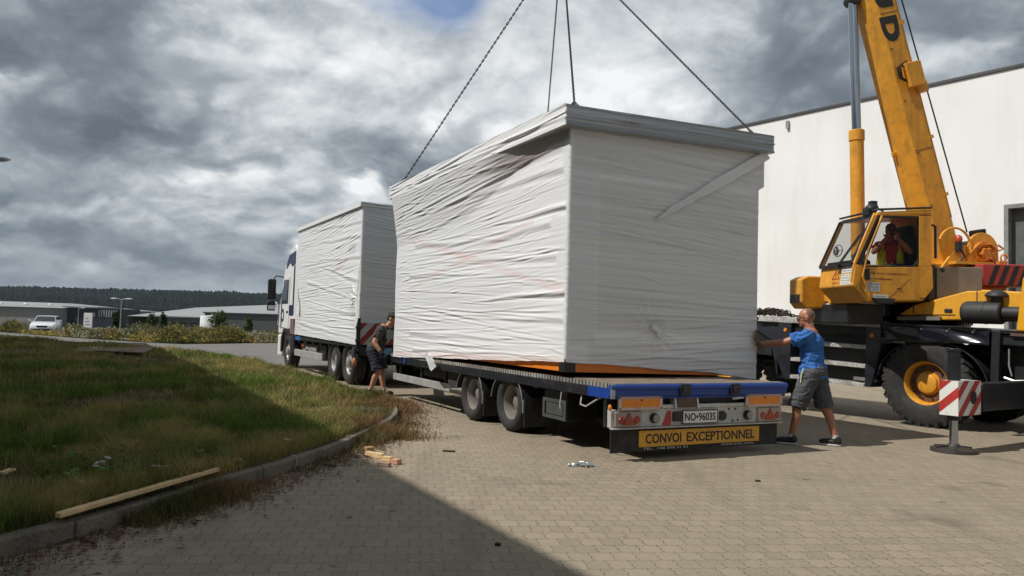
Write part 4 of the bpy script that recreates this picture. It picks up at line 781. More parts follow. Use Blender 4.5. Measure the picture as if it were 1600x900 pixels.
text('CONVOI', .50, .108, (.0175, -.52, .170), EX, EY, INK, cv, 'lettering', MT, bold=.022); text('EXCEPTIONNEL', 1.04, .108, (.0175, -1.10, .170), EX, EY, INK, cv, 'lettering', MT, bold=.022)
GT = M('flap_lettering', (.6,.59,.55), .8)
text('TEL.  +48 598 31 51', .62, .024, (.0285, -.50, .102), EX, EY, GT, fp, 'lettering', MT); text('WWW.ZASL.UN.PL', .52, .024, (.0285, -1.62, .102), EX, EY, GT, fp, 'lettering', MT)
lb = MB(); lb.bx((-.045, -TW+.03, .345), (.02, -.03, .36)); lb.bx((-.01, -TW+.03, .362), (.06, -.03, .555)); lb.build('light_bar', M('dirty_white', (.50,.49,.46), .5, var=.25, dirt=.7, dirtc=(.2,.16,.12)), tr, bevel=.006)
MB().bx((-.02, -TW+.08, .557), (.05, -.72, .60)).build('bumper_rail', M('dirty_white2', (.55,.54,.50), .5, var=.2, dirt=.5), tr, bevel=.006)
MB().bx((.07, -TW+.02, .36), (.12, -.02, .68)).build('tail_panel', BLACK, tr)
for y0, y1 in ((-.10, -.69), (-1.93, -2.52)):
    b_ = MB().bx((-.055, y1, .555), (-.03, y0, .70)).build('marker_board', M('board_border', (.62,.45,.40), .5, var=.15, dirt=.4), tr, bevel=.004); MB().bx((-.062, y1+.045, .585), (-.05, y0-.045, .672)).build('reflector', AMBER, b_)
    sc_ = MB()
    for yy, zz in ((y0-.02, .57), (y0-.02, .685), (y1+.02, .57), (y1+.02, .685)): sc_.cyl((-.06, yy, zz), (-.05, yy, zz), .009, n=8)
    sc_.cyl((-.066, (y0+y1)/2, .66), (-.06, (y0+y1)/2, .66), .012, n=8); sc_.build('screws', BLACK, b_)
REDL = M('red_lens', (.36,.05,.03), .3, var=.25, dirt=.6, dirtc=(.3,.22,.17)); DUST = M('dusty_lens', (.38,.30,.26), .5, var=.25, dirt=.6, dirtc=(.22,.15,.12))
for y0, y1 in ((-.07, -.43), (-2.14, -2.53)):
    c_ = MB().bx((-.035, y1, .375), (-.012, y0, .535)).build('tail_light', DUST, tr, bevel=.01); ym = (y0+y1)/2; rr = MB()
    for yy in (y0-.08, y1+.07): rr.lathe([(0, .016), (.035, .012), (.042, 0)], (-.036, yy, .445), (-1, 0, 0), 16)
    rr.add([(-.05, ym-.08, .40), (-.05, ym+.08, .40), (-.05, ym, .52), (-.034, ym-.09, .39), (-.034, ym+.09, .39), (-.034, ym, .53)], [(0, 1, 2), (0, 3, 4, 1), (1, 4, 5, 2), (2, 5, 3, 0)]); rr.build('lens', REDL, c_)
for yy, r_ in ((-.60, .055), (-1.98, .055)):
    q = MB(); q.lathe([(0, .05), (r_*.9, .05), (r_, .03), (r_, 0)], (-.012, yy, .455), (-1, 0, 0), 18); q = q.build('work_lamp', BLACK, tr, smooth=True); MB().lathe([(0, .012), (r_*.7, .008), (r_*.8, 0)], (-.064, yy, .455), (-1, 0, 0), 16).build('lens', M('clear_lens', (.32,.29,.25), .3), q)
MB().add([(-.018, -.72, .37), (-.018, -.84, .37), (-.018, -.84, .53), (-.018, -.79, .53), (-.012, -.72, .37), (-.012, -.84, .37), (-.012, -.84, .53), (-.012, -.79, .53)], [(0, 1, 2, 3), (7, 6, 5, 4), (0, 4, 5, 1), (1, 5, 6, 2), (2, 6, 7, 3), (3, 7, 4, 0)]).build('red_reflector', RED, tr)
MB().bx((-.04, -.99, .41), (-.012, -.86, .52)).build('plate_lamp', BLACK, tr, bevel=.01)
pl = MB().bx((-.03, -1.51, .385), (-.014, -1.0, .525)).build('number_plate', PLATEW, tr, bevel=.004)
pf = MB()
for a, b in (((-.034, -1.515, .378), (-.013, -.995, .386)), ((-.034, -1.515, .524), (-.013, -.995, .532)), ((-.034, -1.003, .386), (-.0305, -.995, .524)), ((-.034, -1.515, .386), (-.0305, -1.507, .524))): pf.bx(a, b)
pf.build('frame', BLACK, pl)
text('NO•9603S', .45, .09, (-.0305, -1.03, .410), EX, EY, INK, pl, 'lettering', MT, bold=.018)
MB().prism([(-1.55, .40), (-1.62, .40), (-1.655, .43), (-1.655, .48), (-1.62, .51), (-1.55, .51)], -.03, -.012, 'x').build('socket', BLACK, tr, bevel=.008)
bo = MB()
for yy, zz in ((-1.76, .395), (-1.84, .40), (-1.7, .53), (-1.8, .53)): bo.cyl((-.016, yy, zz), (-.01, yy, zz), .013, n=8)
bo.build('bolts', INK, tr)
wc = MB(); wc.bx((-.05, -1.18, .565), (.05, -.90, .70)); wc.build('winch', M('rusty_steel', (.11,.06,.045), .7, var=.4, dirt=.6), tr, bevel=.02)
br_ = MB()
for yy in (-.90, -1.18): br_.prism([(-.06, .56), (.06, .56), (.04, .70), (-.03, .70)], yy-.012+(.02 if yy > -1 else -.02), yy+.012+(.02 if yy > -1 else -.02), 'y')
br_.build('winch_bracket', ALU, tr)
MB().cyl((-.04, -1.72, .655), (-.03, -1.90, .665), .016, n=10).build('handle', ALU, tr)
MB().ell((-.05, .012, .585), (.02, .022, .035), 12, 8).build('marker_lamp', AMBER, tr, smooth='all')
cbm = MB(); cbm.tube([(.6, -.05, .67), (.55, .0, .56), (.42, .01, .55), (.3, -.02, .62), (.22, -.05, .67)], .01, 6); cbm.tube([(1.0, -.02, .67), (1.0, .0, .52), (.99, .0, .46)], .007, 6); cbm.build('hose', M('pale_hose', (.4,.4,.38), .5), tr)
MB().bx((6.4, .0, .70), (6.5, .02, .78)).build('tag_plate', BLUE, tr)
# ================================================================== truck
tk = root('truck', 'white truck with navy markings carrying the smaller wrapped module', 'truck', M2)
c_ = MB()
for yy in (-.95, -1.65): c_.bx((-.2, yy-.05, .62), (7.6, yy+.05, .86))
for k in range(8): c_.bx((.1+k*.78, -2.5, .78), (.22+k*.78, -.06, .9))
c_.bx((3.2, -.8, .45), (5.3, -.2, .84)); c_.bx((3.2, -2.4, .45), (5.3, -1.8, .84)); c_.beam((-.1, -1.28, .6), (-1.3, -1.28, .55), .16, .14); c_.build('chassis', BLACK, tk, bevel=.01)
MB().bx((-.02, -2.55, .86), (6.0, -.03, .937)).build('deck', DARKMETAL, tk, bevel=.01)
MB().bx((5.3, -.16, .86), (5.9, -.028, .96)).build('toolbox_lid', M('blue_crate', (.03,.12,.35), .5), tk)
RIMS = M('steel_rim', (.5,.49,.47), .4, .5, var=.3, dirt=.5)
for xx, dsh in ((.95, .02), (2.2, .14), (7.15, .04)):
    for sd_, y0 in ((1, -.10), (-1, -2.46)):
        wheel(tk, None, (xx, y0, .5), .5, .3, .29, RUBBER, RIMS, sd_, dsh if xx > 1 else .05, 10, .12)
        if xx < 3: MB().lathe([(.28, 0), (.48, .02), (.5, .06), (.5, .25), (.28, .28)], (xx, y0-sd_*.62, .5), (0, sd_, 0), 36).build('inner_tyre', RUBBER, tk, smooth=True)
    a_ = MB().cyl((xx, -.4, .5), (xx, -2.15, .5), .08, n=10).build('axle', DARKMETAL, tk)
for y0 in (-.06, -2.50):
    g = MB(); g.bx((3.0, y0-.025, .42), (6.0, y0+.025, .60)); g.build('side_guard', ALU, tk, bevel=.01)
    g = MB(); g.cyl((4.0, y0-.35 if y0 > -1 else y0+.35, .62), (5.2, y0-.35 if y0 > -1 else y0+.35, .62), .26, n=20); g.build('fuel_tank', M('tank_grey', (.30,.29,.27), .5, .3, dirt=.6), tk, smooth=True)
g = MB(); g.bx((3.2, -.55, .62), (3.45, -.2, .84)); g.bx((5.4, -.5, .5), (5.75, -.2, .86)); g.build('air_tank', M('dusty_grey', (.22,.21,.19), .6, dirt=.5), tk, bevel=.03)
MB().bx((4.9, -.052, .70), (5.15, -.03, .76)).build('side_marker', REDL, tk)
# cab
cab = MB(); prof = [(6.08, .95), (6.08, 3.42), (6.5, 3.62), (7.1, 3.5), (7.75, 3.0), (7.95, 2.62), (8.3, 1.75), (8.36, 1.15), (8.36, .98), (7.78, .98), (7.65, 1.12), (6.66, 1.12), (6.5, .95)]
cab.prism(prof, -2.5, -.05, 'y'); cb_ = cab.build('cab', WHITEP, tk, bevel=.06, seg=3)
bp_ = MB(); bp_.bx((7.86, -2.48, .3), (8.42, -.06, .97)); bp_.build('front_bumper', WHITEP, tk, bevel=.06)
sk = MB(); sk.prism([(6.12, .5), (6.12, 1.1), (6.62, 1.1), (6.55, .5)], -.09, -.045, 'y'); sk.prism([(6.62, 1.0), (6.75, 1.16), (7.55, 1.16), (7.7, 1.0), (7.85, .9), (7.86, .45), (7.74, .45), (7.6, .95), (7.45, 1.06), (6.9, 1.06), (6.75, .95)], -.09, -.03, 'y'); sk.build('wheel_arch', BLACK, tk, bevel=.01)
dr_ = MB(); dr_.prism([(6.95, 1.15), (6.95, 2.72), (7.75, 2.72), (8.08, 2.0), (8.16, 1.2)], -.05, -.032, 'y'); dr_ = dr_.build('door', WHITEP, tk, bevel=.012)
MB().prism([(7.05, 1.9), (7.05, 2.62), (7.68, 2.62), (7.99, 1.9)], -.034, -.026, 'y').build('window', M('truck_glass', (.02,.025,.03), .06, spec=.8), dr_, M2)
MB().bx((7.0, -.03, 1.62), (7.2, -.02, 1.68)).build('handle', BLACK, dr_, M2)
MB().prism([(7.72, 2.66), (8.29, 1.82), (8.305, 1.82), (7.77, 2.68)], -2.35, -.2, 'y').build('windscreen', MATS['truck_glass'], cb_, M2)
nv_ = MB(); nv_.prism([(6.35, 3.05), (6.35, 3.42), (7.15, 3.35), (7.45, 3.1), (7.5, 2.95), (7.05, 3.12), (6.75, 3.0)], -.047, -.036, 'y'); nv_.prism([(6.4, 1.55), (6.4, 1.85), (6.9, 1.85), (6.9, 1.55)], -.047, -.036, 'y'); nv_.prism([(6.36, 1.55), (6.36, 3.0), (6.48, 3.0), (6.48, 1.86)], -.047, -.035, 'y'); nv_.build('navy_marking', NAVY, cb_, M2)
ring_ = MB(); ring_.lathe([(.12, .008), (.2, .008), (.2, 0), (.12, 0), (.12, .008)], (7.72, -.03, 1.55), (0, 1, 0), 24); ring_.build('emblem', NAVY, dr_, M2)
MB().bx((6.0, -.2, .95), (6.06, -.06, 2.9)).build('air_deflector', BLACK, tk)
sb2 = MB().bx((6.12, -.045, 1.0), (6.68, -.03, 1.45)).build('warning_panel', M('panel_red', (.16,.02,.02), .6, dirt=.5), tk)
for k in range(2): MB().prism([(6.14+.25*k, 1.02), (6.26+.25*k, 1.02), (6.42+.25*k, 1.43), (6.30+.25*k, 1.43)], -.031, -.024, 'y').build('stripe', M('stripe_dim', (.22,.215,.21), .6, dirt=.4), sb2, M2)
for s_, y0 in ((1, -.05), (-1, -2.5)):
    m_ = MB(); m_.tube([(7.85, y0, 2.72), (7.95, y0+.22*s_, 2.75), (7.95, y0+.3*s_, 2.6)], .02, 8); m_ = m_.build('mirror', BLACK, tk); h_ = MB(); h_.bx((7.9, y0+.2*s_, 2.02), (8.05, y0+.44*s_, 2.65)); h_.bx((7.9, y0+.2*s_, 1.68), (8.05, y0+.44*s_, 1.98)); h_.build('housing', BLACK, m_, M2, bevel=.05, seg=3)
    MB().bx((7.89, y0+.22*s_ if s_ > 0 else y0-.42, 1.72), (7.897, y0+.42*s_ if s_ > 0 else y0-.22, 1.84)).build('lens', M('mirror_lens', (.7,.72,.73), .2, .5), m_, M2)
gr_ = MB(); gr_.tube([(8.0, .0, 1.2), (8.02, .03, 1.3), (8.0, .03, 1.9), (7.98, .0, 2.0)], .018, 8); gr_.build('grab_rail', WHITEP, tk)
wb = MB().bx((-.09, -1.55, .935), (-.05, -.0, 1.40)).build('warning_board', M('stripe_grey', (.42,.41,.40), .5, var=.12, dirt=.3), tk)
DKR = M('dark_red', (.24,.018,.022), .5, var=.15, dirt=.3)
def clip_stripe(a0, a1, y0, y1, z0, z1, slope):
    # band a0 < y + slope*z < a1 clipped to a rectangle
    poly = [(y0, z0), (y1, z0), (y1, z1), (y0, z1)]
    for sg, a in ((1, a0), (-1, a1)):
        out = []
        for i in range(len(poly)):
            p, q = poly[i], poly[(i+1) % len(poly)]; fp_ = sg*(p[0]+slope*p[1]-a); fq = sg*(q[0]+slope*q[1]-a)
            if fp_ >= 0: out.append(p)
            if fp_*fq < 0: t_ = fp_/(fp_-fq); out.append((p[0]+(q[0]-p[0])*t_, p[1]+(q[1]-p[1])*t_))
        poly = out
        if not poly: return None
    return poly
for k in range(10):
    P_ = clip_stripe(-.9+k*.34, -.74+k*.34, -1.55, 0, .937, 1.398, .95)
    if P_ and len(P_) > 2: MB().prism(P_, -.095, -.088, 'x').build('stripe', DKR, wb, M2)
ps = MB(); ps.bx((-.13, -.02, .85), (-.05, .05, 1.5)); 
for zz in (1.02, 1.3): ps.ell((-.09, .03, zz), .05, 8, 6)
ps.build('stake_post', BLACK, tk)
g = MB(); g.bx((-.12, -2.5, .70), (-.02, -.05, .88)); g.build('rear_beam', BLACK, tk, bevel=.02); MB().bx((-.14, -.75, .72), (-.122, -.55, .86)).build('blue_tag', M('tag_blue', (.12,.3,.5), .5), tk)
MB().tube([(.1, .02, .86), (.05, .06, .7), (.0, .05, .58)], .05, 8).build('rubber_hose', RUBBER, tk); MB().ell((-.02, .06, .55), (.06, .05, .10), 12, 8).build('hose_coupling', M('coupling_orange', (.45,.19,.08), .5), tk, smooth='all')
# ================================================================== mobile crane
def pp(Mf, px, py, axis, val):
    Mi = Mf.inverted(); o = Mi @ CAM; d = Mi.to_3x3() @ ray(px, py); return o + d*((val-o[axis])/d[axis])
C0 = fdir(6.70, 12.38, -.57, .82); MCR = C0 @ Matrix.Rotation(R(-2.0), 4, 'Y')
S = fdir(7.27, 13.7, -.99, -.14)
cr = root('mobile_crane', 'yellow orange mobile crane on outriggers with boom raised over the yard', 'crane', C0)
def cx(px, py=520, v=0.0): p = pp(MCR, px, py, 1, v); return p.x
def cz(px, py, v=0.0): return pp(MCR, px, py, 1, v).z
def sq(px, py, v): p = pp(S, px, py, 1, v); return (p.x, p.z)
BLK2 = M('carrier_black', (.018,.021,.028), .3, var=.4, dirt=.45, dirtc=(.06,.055,.05), coat=.3)
CHEQ = M('chequer_plate', (.62,.61,.57), .45, .4, var=.35, sc=7, dirt=.6, dirtc=(.14,.11,.09), bump=.6, bs=45)
ch = MB(); ch.bx((-3.2, -2.05, .78), (4.9, -.55, 1.30)); ch.bx((-3.2, -2.6, 1.40), (4.9, -.06, 1.56)); ch.bx((-3.2, -2.55, .5), (-1.7, -.08, 1.4)); ch.bx((.9, -.55, .55), (2.75, -.38, 1.4)); ch.bx((3.0, -.5, .9), (4.9, -.05, 1.4)); ch.build('chassis', BLACK, cr, MCR, bevel=.01)
zd = cz(1330, 500); dk = MB(); dk.bx((-3.2, -2.6, zd-.09), (4.9, -.01, zd-.02)); dk.build('deck', DARKMETAL, cr, MCR, bevel=.01)
de = MB(); de.bx((cx(1375), -.30, zd-.018), (3.3, .004, zd)); de.bx((cx(1375), -.008, zd-.105), (3.3, .012, zd-.002))
for k in range(30): de.bx((cx(1375)+.02+k*.075, .012, zd-.085), (cx(1375)+.055+k*.075, .018, zd-.03))
de.build('deck_edge', CHEQ, cr, MCR)
xa, xb = cx(1353.5, 540), cx(1236, 560)
for zz in (cz(1323, 537.5), cz(1323, 566.5), cz(1300, 593)):
    st = MB(); st.bx((xa, -.30, zz-.03), (xb, -.002, zz)); st.bx((xa, -.002, zz-.065), (xb, .012, zz))
    for k in range(int((xb-xa)/.06)): st.bx((xa+.012+k*.06, .012, zz-.055), (xa+.044+k*.06, .017, zz-.012)); st.bx((xa+.012+k*.06, -.28, zz), (xa+.044+k*.06, -.02, zz+.006))
    st.build('step', CHEQ, cr, MCR)
lad = MB(); lad.bx((xa, -.33, cz(1323, 598)), (xb, -.305, zd-.1)); lad.build('step_back_panel', BLACK, cr, MCR)
MB().bx((xa, -.30, cz(1323, 520.5)-.05), (xb, -.26, cz(1323, 520.5)+.06)).build('tread_board', M('worn_board', (.16,.15,.14), .8, var=.4, dirt=.6), cr, MCR)
x1 = cx(1377, 540); z1 = cz(1360, 605)
gm = MB(); gm.prism([(xa-.005, zd-.11), (x1, zd-.11), (x1, cz(1377, 540)), (xa-.12, z1), (xa-.005, z1)], -.36, .02, 'y'); gm.build('mudguard', BLK2, cr, MCR, bevel=.012)
x2 = cx(1216, 540); gm = MB(); gm.prism([(xb+.005, zd-.11), (x2, zd-.11), (x2+.02, cz(1216, 560)), (xb+.12, cz(1225, 592)), (xb+.005, cz(1233, 592))], -.36, .02, 'y'); gm.prism([(x2+.003, zd-.2), (4.7, zd-.2), (4.7, 1.35), (4.2, 1.42), (3.5, 1.46), (3.0, 1.2), (x2+.003, cz(1205, 590))], -.36, .0, 'y'); gm.build('mudguard', BLK2, cr, MCR, bevel=.012)
for px, py in ((1362, 524), (1227, 515.5)):
    p = pp(MCR, px, py, 1, .02); MB().lathe([(0, .012), (.03, .012), (.038, 0)], (p.x, .02, p.z), (0, 1, 0), 16).build('side_reflector', AMBER, cr, MCR)
# wheel arch skirt over the big tyre
xr = cx(1546, 520); top = [(x1-.002, zd-.02), (xr, zd-.02)]; V = []; nx_, nz_ = 40, 8
sk = MB(); low = lambda x: zd-.30 - .02*math.sin(x*3)
for i in range(nx_+1):
    x = x1-.004 + (xr-x1)*i/nx_
    for j in range(nz_+1):
        z = zd-.02 + (low(x)-zd+.02)*j/nz_; V.append((x, .012 + .022*math.sin(x*4.1+1)*math.sin(j*.5) + .012*math.sin(x*9+j*.9) + (.04 if j == 0 else 0), z))
sk.add(V, [(i*(nz_+1)+j, (i+1)*(nz_+1)+j, (i+1)*(nz_+1)+j+1, i*(nz_+1)+j+1) for i in range(nx_) for j in range(nz_)])
o = sk.build('wheel_arch_skirt', M('glossy_black', (.012,.014,.02), .16, var=.3, coat=.5), cr, MCR, smooth='all'); sm_ = o.modifiers.new('t', 'SOLIDIFY'); sm_.thickness = .012
arch = MB(); V = []; nn_ = 20
for k in range(nn_+1):
    a = R(5)+R(170)*k/nn_
    for r_, yy in ((.86, -.03), (.88, -.03), (.88, -.52), (.86, -.52)): V.append((r_*math.cos(a), yy, min(.70+r_*math.sin(a)*.80, zd-.12)))
arch.add(V, [(k*4+j, (k+1)*4+j, (k+1)*4+(j+1) % 4, k*4+(j+1) % 4) for k in range(nn_) for j in range(4)]); arch.build('wheel_arch', BLACK, cr, MCR)
for xx in (.08, 4.15):
    for sd_, y0 in ((1, -.03), (-1, -2.57)): w_ = wheel(cr, MCR, (xx, y0, .70), .70, .40, .36, RUBBER, ORANGE, sd_, .13, 8, .15, tread=30); MB().lathe([(.30, -.135), (.295, -.118), (.20, -.118), (.195, -.135)], (xx, y0-sd_*.02, .70), (0, sd_, 0), 36).build('rim_dish', M('rim_rust_shade', (.13,.05,.02), .7, var=.4, sc=8, dirt=.6), w_, MCR)  # rusty dark ring, with the dish's inner shading put into its colour
    MB().cyl((xx, -.4, .70), (xx, -2.2, .70), .13, n=14).build('axle', DARKMETAL, cr, MCR)
# carrier rear bits
rb = MB(); xk = cx(1548, 560)
rb.bx((xk-.12, -.12, .55), (xk, .0, zd-.05)); rb.bx((xk-.62, -.2, .95), (xk-.5, -.02, zd-.05)); rb.bx((-2.9, -.6, .48), (xk-.14, -.3, zd-.06)); rb.bx((xk-1.9, -.04, zd-.06), (xk+.02, .0, zd-.03)); rb.build('carrier_frame', BLACK, cr, MCR, bevel=.01)
rb = MB(); rb.tube([(xk-.3, .01, .95), (xk-.26, .02, 1.1), (xk-.25, .01, 1.35)], .012, 6); rb.tube([(xk-.2, .01, .92), (xk-.35, .03, .88), (xk-.5, .02, .9)], .02, 6); rb.beam((xk-.55, .01, .86), (xk-.68, .01, 1.05), .05, .05); rb.build('valve_rod', STEEL, cr, MCR)
MB().bx((xk-.45, -.06, zd-.12), (xk-.25, -.01, zd-.06)).build('rusty_bracket', MATS['rusty_steel'], cr, MCR)
# engine hood
hv = -.12; h = lambda px, py: (lambda p: (p.x, p.z))(pp(MCR, px, py, 1, hv))
hood = MB(); hood.prism([h(1403, 492), h(1428, 476.5), h(1511, 454.5), h(1530, 454.5), h(1534, 452.5), h(1600, 456), h(1612, 470), h(1612, 499), h(1472, 500.5), h(1466, 495.5)], -1.25, hv, 'y'); hood = hood.build('engine_hood', YELLOW, cr, MCR, bevel=.025, seg=3)
seam = MB()
for pts in (((1427, 477), (1427.5, 489), (1431, 491.5), (1492, 492)), ((1526.5, 455), (1526.5, 472)), ((1549, 463), (1549, 472))):
    P_ = [pp(MCR, a, b, 1, hv+.003) for a, b in pts]
    for p, q in zip(P_, P_[1:]): seam.beam(p, q, .012, .008, (0, 1, 0))
seam.build('seam', INK, hood, MCR)
p = pp(MCR, 1482, 485.5, 1, hv); MB().bx((p.x-.06, hv, p.z-.03), (p.x+.06, hv+.012, p.z+.03)).build('vent', BLACK, hood, MCR, bevel=.006)
rl_ = MB(); 
for a, b in (((1403, 497.5), (1470, 497.5)),): P_ = [pp(MCR, *a, 1, -.06), pp(MCR, *b, 1, -.06)]; rl_.beam(P_[0], P_[1], .06, .06)
rl_.build('cover_rail', MATS['worn_board'], cr, MCR)
p, q = pp(MCR, 1500, 487.5, 1, .0), pp(MCR, 1562, 488.5, 1, .0); r_ = .175; d_ = (q-p).normalized(); L_ = (q-p).length
ac = MB(); ac.lathe([(0, 0), (r_*.8, 0), (r_*.96, .03), (r_, .06), (r_, L_*.55), (r_*1.03, L_*.56), (r_*1.03, L_*.6), (r_, L_*.61), (r_, L_-.02), (r_*.9, L_), (r_*.55, L_), (r_*.55, L_+.35), (0, L_+.35)], p + Vector((0, -.12, 0)), d_, 28); ac = ac.build('air_cleaner', M('black_plastic', (.02,.021,.022), .6, var=.3, dirt=.5, dirtc=(.06,.055,.05)), cr, MCR, smooth=True)
p = pp(MCR, 1558, 463, 1, -.12); st = MB(); st.lathe([(0, .10), (.06, .095), (.13, .06), (.165, .015), (.165, -.005), (.10, -.01), (.085, -.012), (.085, -.20), (0, -.2)], p, (0, 0, 1), 26); st.build('intake_cap', MATS['black_plastic'], ac, MCR, smooth=True)
rc = MB(); zq = lambda px, py: (lambda p: (p.x, p.z))(pp(MCR, px, py, 1, .02)); rc.prism([zq(1600, 430), zq(1597, 436), zq(1587, 517.5), (zq(1587, 517.5)[0]-1.3, zq(1587, 517.5)[1]), (zq(1600, 430)[0]-1.2, zq(1600, 430)[1])], -2.5, .02, 'y'); rc.build('engine_cover', M('cover_yellow', (.74,.36,.012), .4, var=.06, dirt=.2, dirtc=(.3,.16,.04)), cr, MCR, bevel=.03, seg=3)
# outriggers
def outrigger(x, y, sgn):
    bm_ = MB(); bm_.bx((x-.11, sgn*(-1.0)-(1.3 if sgn < 0 else 0), .50), (x+.11, y-sgn*.55, .86)); o = bm_.build('outrigger', BLACK, cr, C0, bevel=.012)
    ye, yi = y+sgn*.13, y-sgn*.47; bx_ = MB().bx((x-.115, min(ye, yi), .465), (x+.115, max(ye, yi), .90)); e = bx_.build('end_box', PLATEW, o, C0)
    for k in range(-3, 8):
        P_ = clip_stripe(.05+k*.30, .19+k*.30, x-.117, x+.117, .463, .902, 1.1)
        if P_ and len(P_) > 2: MB().prism(P_, ye, ye+sgn*.003, 'y').build('stripe', RED, e, C0)
        P_ = clip_stripe(.05+k*.30, .19+k*.30, 0, abs(ye-yi), .463, .902, -1.1) if sgn > 0 else None
        if P_ and len(P_) > 2: MB().prism([(ye-u if sgn > 0 else ye+u, v) for u, v in P_], x-.119, x-.115, 'x').build('stripe', M('stripe_red', (.40,.035,.025), .5, var=.1), e, C0)
    MB().lathe([(0, .004), (.085, .004), (.085, 0)], (x-.119, y-sgn*.26, .69), (-1, 0, 0), 20).build('hole', INK, e, C0)
    j = MB(); j.cyl((x, y, .90), (x, y, 1.30), .075, n=20); j.cyl((x, y, 1.27), (x, y, 1.31), .085, n=20); j.build('jack_housing', BLACK, o, C0, bevel=.006)
    MB().cyl((x, y, .40), (x, y, .463), .08, n=20).build('rod_guide', BLACK, o, C0)
    MB().cyl((x, y, .09), (x, y, .42), .05, n=20).build('jack_rod', CHROME, o, C0, smooth=True)
    pd = MB(); pd.lathe([(0, .10), (.06, .10), (.075, .085), (.08, .06), (.23, .045), (.265, .04), (.27, .0), (0, .0)], (x, y, .004), (0, 0, 1), 30)
    for k in range(6): a = k*math.pi/3; pd.beam((x+.06*math.cos(a), y+.06*math.sin(a), .07), (x+.24*math.cos(a), y+.24*math.sin(a), .05), .02, .03)
    pd.build('pad', M('pad_steel', (.06,.05,.042), .6, .3, var=.4, dirt=.6), o, C0, smooth=True)
Li = C0.inverted() @ Vector((5.66, 9.82, 0)); outrigger(Li.x, Li.y, 1); outrigger(Li.x, -2.6-Li.y, -1)
# superstructure (its own heading)
tt = MB(); tt.cyl((0, 0, zd-.02), (0, 0, zd+.14), .80, n=48); tt.cyl((0, 0, zd+.14), (0, 0, zd+.34), .66, n=32)
for k in range(72): a = 2*math.pi*k/72; tt.beam((.80*math.cos(a), .80*math.sin(a), zd+.06), (.83*math.cos(a), .83*math.sin(a), zd+.06), .035, .10)
tt.build('turntable', BLACK, cr, S); MB().bx((1.08, -.6, zd-.02), (1.75, .6, 1.975)).build('carrier_pedestal', BLACK, cr, S, bevel=.02)
fr_ = MB(); fr_.bx((-1.5, -.75, 2.02), (1.7, .95, 2.14)); fr_.bx((-1.3, -.55, 2.14), (.2, -.30, 2.9)); fr_.bx((-1.3, .30, 2.14), (.2, .52, 2.72)); fr_.build('slewing_frame', ORANGE, cr, S, bevel=.015)
# cab
yn, yf = 1.22, .22
P = {k: sq(*v, yn) for k, v in dict(tf=(1369, 329), tr=(1455.5, 326.5), br=(1457.5, 451), br2=(1443, 470.5), bf=(1356, 472.5), nf=(1331.5, 446), nw=(1335.5, 412)).items()}
zw = P['nw'][1]; cabm = MB()
cabm.prism([P['nw'], P['nf'], P['bf'], P['br2'], P['br'], (P['br'][0], zw)], yf, yn, 'y'); cab_ = cabm.build('cab', ORANGE, cr, S, bevel=.025, seg=3)
xr0, xr1 = sq(1436.5, 380, yn)[0], P['tr'][0]
rp = MB(); rp.bx((xr1, yn-.05, zw+.003), (xr0, yn, P['tr'][1]-.09)); rp.bx((xr1, yf, zw+.003), (xr1+.05, yn-.053, P['tr'][1]-.09)); rp.build('rear_panel', ORANGE, cab_, S, bevel=.008)
rf = MB(); rf.prism([(P['tr'][0]-.0, P['tr'][1]-.085), (P['tf'][0], P['tf'][1]-.085), (P['tf'][0]-.02, P['tf'][1]-.02), (P['tr'][0]-.0, P['tr'][1]-.01)], yf-.02, yn+.01, 'y'); rf.build('roof', ORANGE, cab_, S, bevel=.02)
rr_ = MB(); rr_.tube([(P['tr'][0], yn, P['tr'][1]+.02), (P['tf'][0]-.03, yn, P['tf'][1]+.02), (P['tf'][0]+.02, yn-.05, P['tf'][1]+.0), (P['tf'][0]+.02, yf, P['tf'][1]-.0)], .018, 8); rr_.build('roof_rail', BLACK, cab_, S)
wl_ = MB(); p = Vector((P['tf'][0]-.02, yn-.16, P['tf'][1]+.05)); wl_.ell(p, (.12, .10, .09), 12, 8, Matrix.Rotation(.5, 3, 'Y')); wl_.bx(p + Vector((-.08, -.05, .05)), p + Vector((.03, .05, .13))); wl_.bx(p + Vector((.02, -.09, -.11)), p + Vector((.10, .07, .02))); wl_.tube([p, p + Vector((-.1, 0, .02)), p + Vector((-.2, .02, -.03))], .018, 6); wl_.build('work_lamp', BLACK, cab_, S, bevel=.01)
tfp, nwp = Vector((P['tf'][0], 0, P['tf'][1]-.08)), Vector((P['nw'][0], 0, zw))
for yy in (yn-.025, yf+.025): MB().beam(tfp + Vector((0, yy, 0)), nwp + Vector((0, yy, 0)), .05, .06).build('pillar', ORANGE, cab_, S, bevel=.01)
pil = MB(); pil.beam(tfp + Vector((-.06, yn-.012, 0)), nwp + Vector((-.07, yn-.012, 0)), .035, .06); pil.build('window_seal', BLACK, cab_, S)
hr = MB(); hr.tube([tfp + Vector((.05, yn+.03, .03)), nwp.lerp(tfp, .3) + Vector((.06, yn+.05, 0)), nwp + Vector((.06, yn+.045, -.08)), Vector((P['nf'][0]+.04, yn+.03, P['nf'][1]+.05))], .017, 8); hr.tube([tfp + Vector((-.09, yn+.02, .0)), nwp.lerp(tfp, .3) + Vector((-.1, yn+.035, 0)), nwp + Vector((-.11, yn+.035, -.2)), Vector((P['bf'][0]-.02, yn+.03, P['bf'][1]+.1))], .015, 8); hr.build('grab_rail', ORANGE, cab_, S)
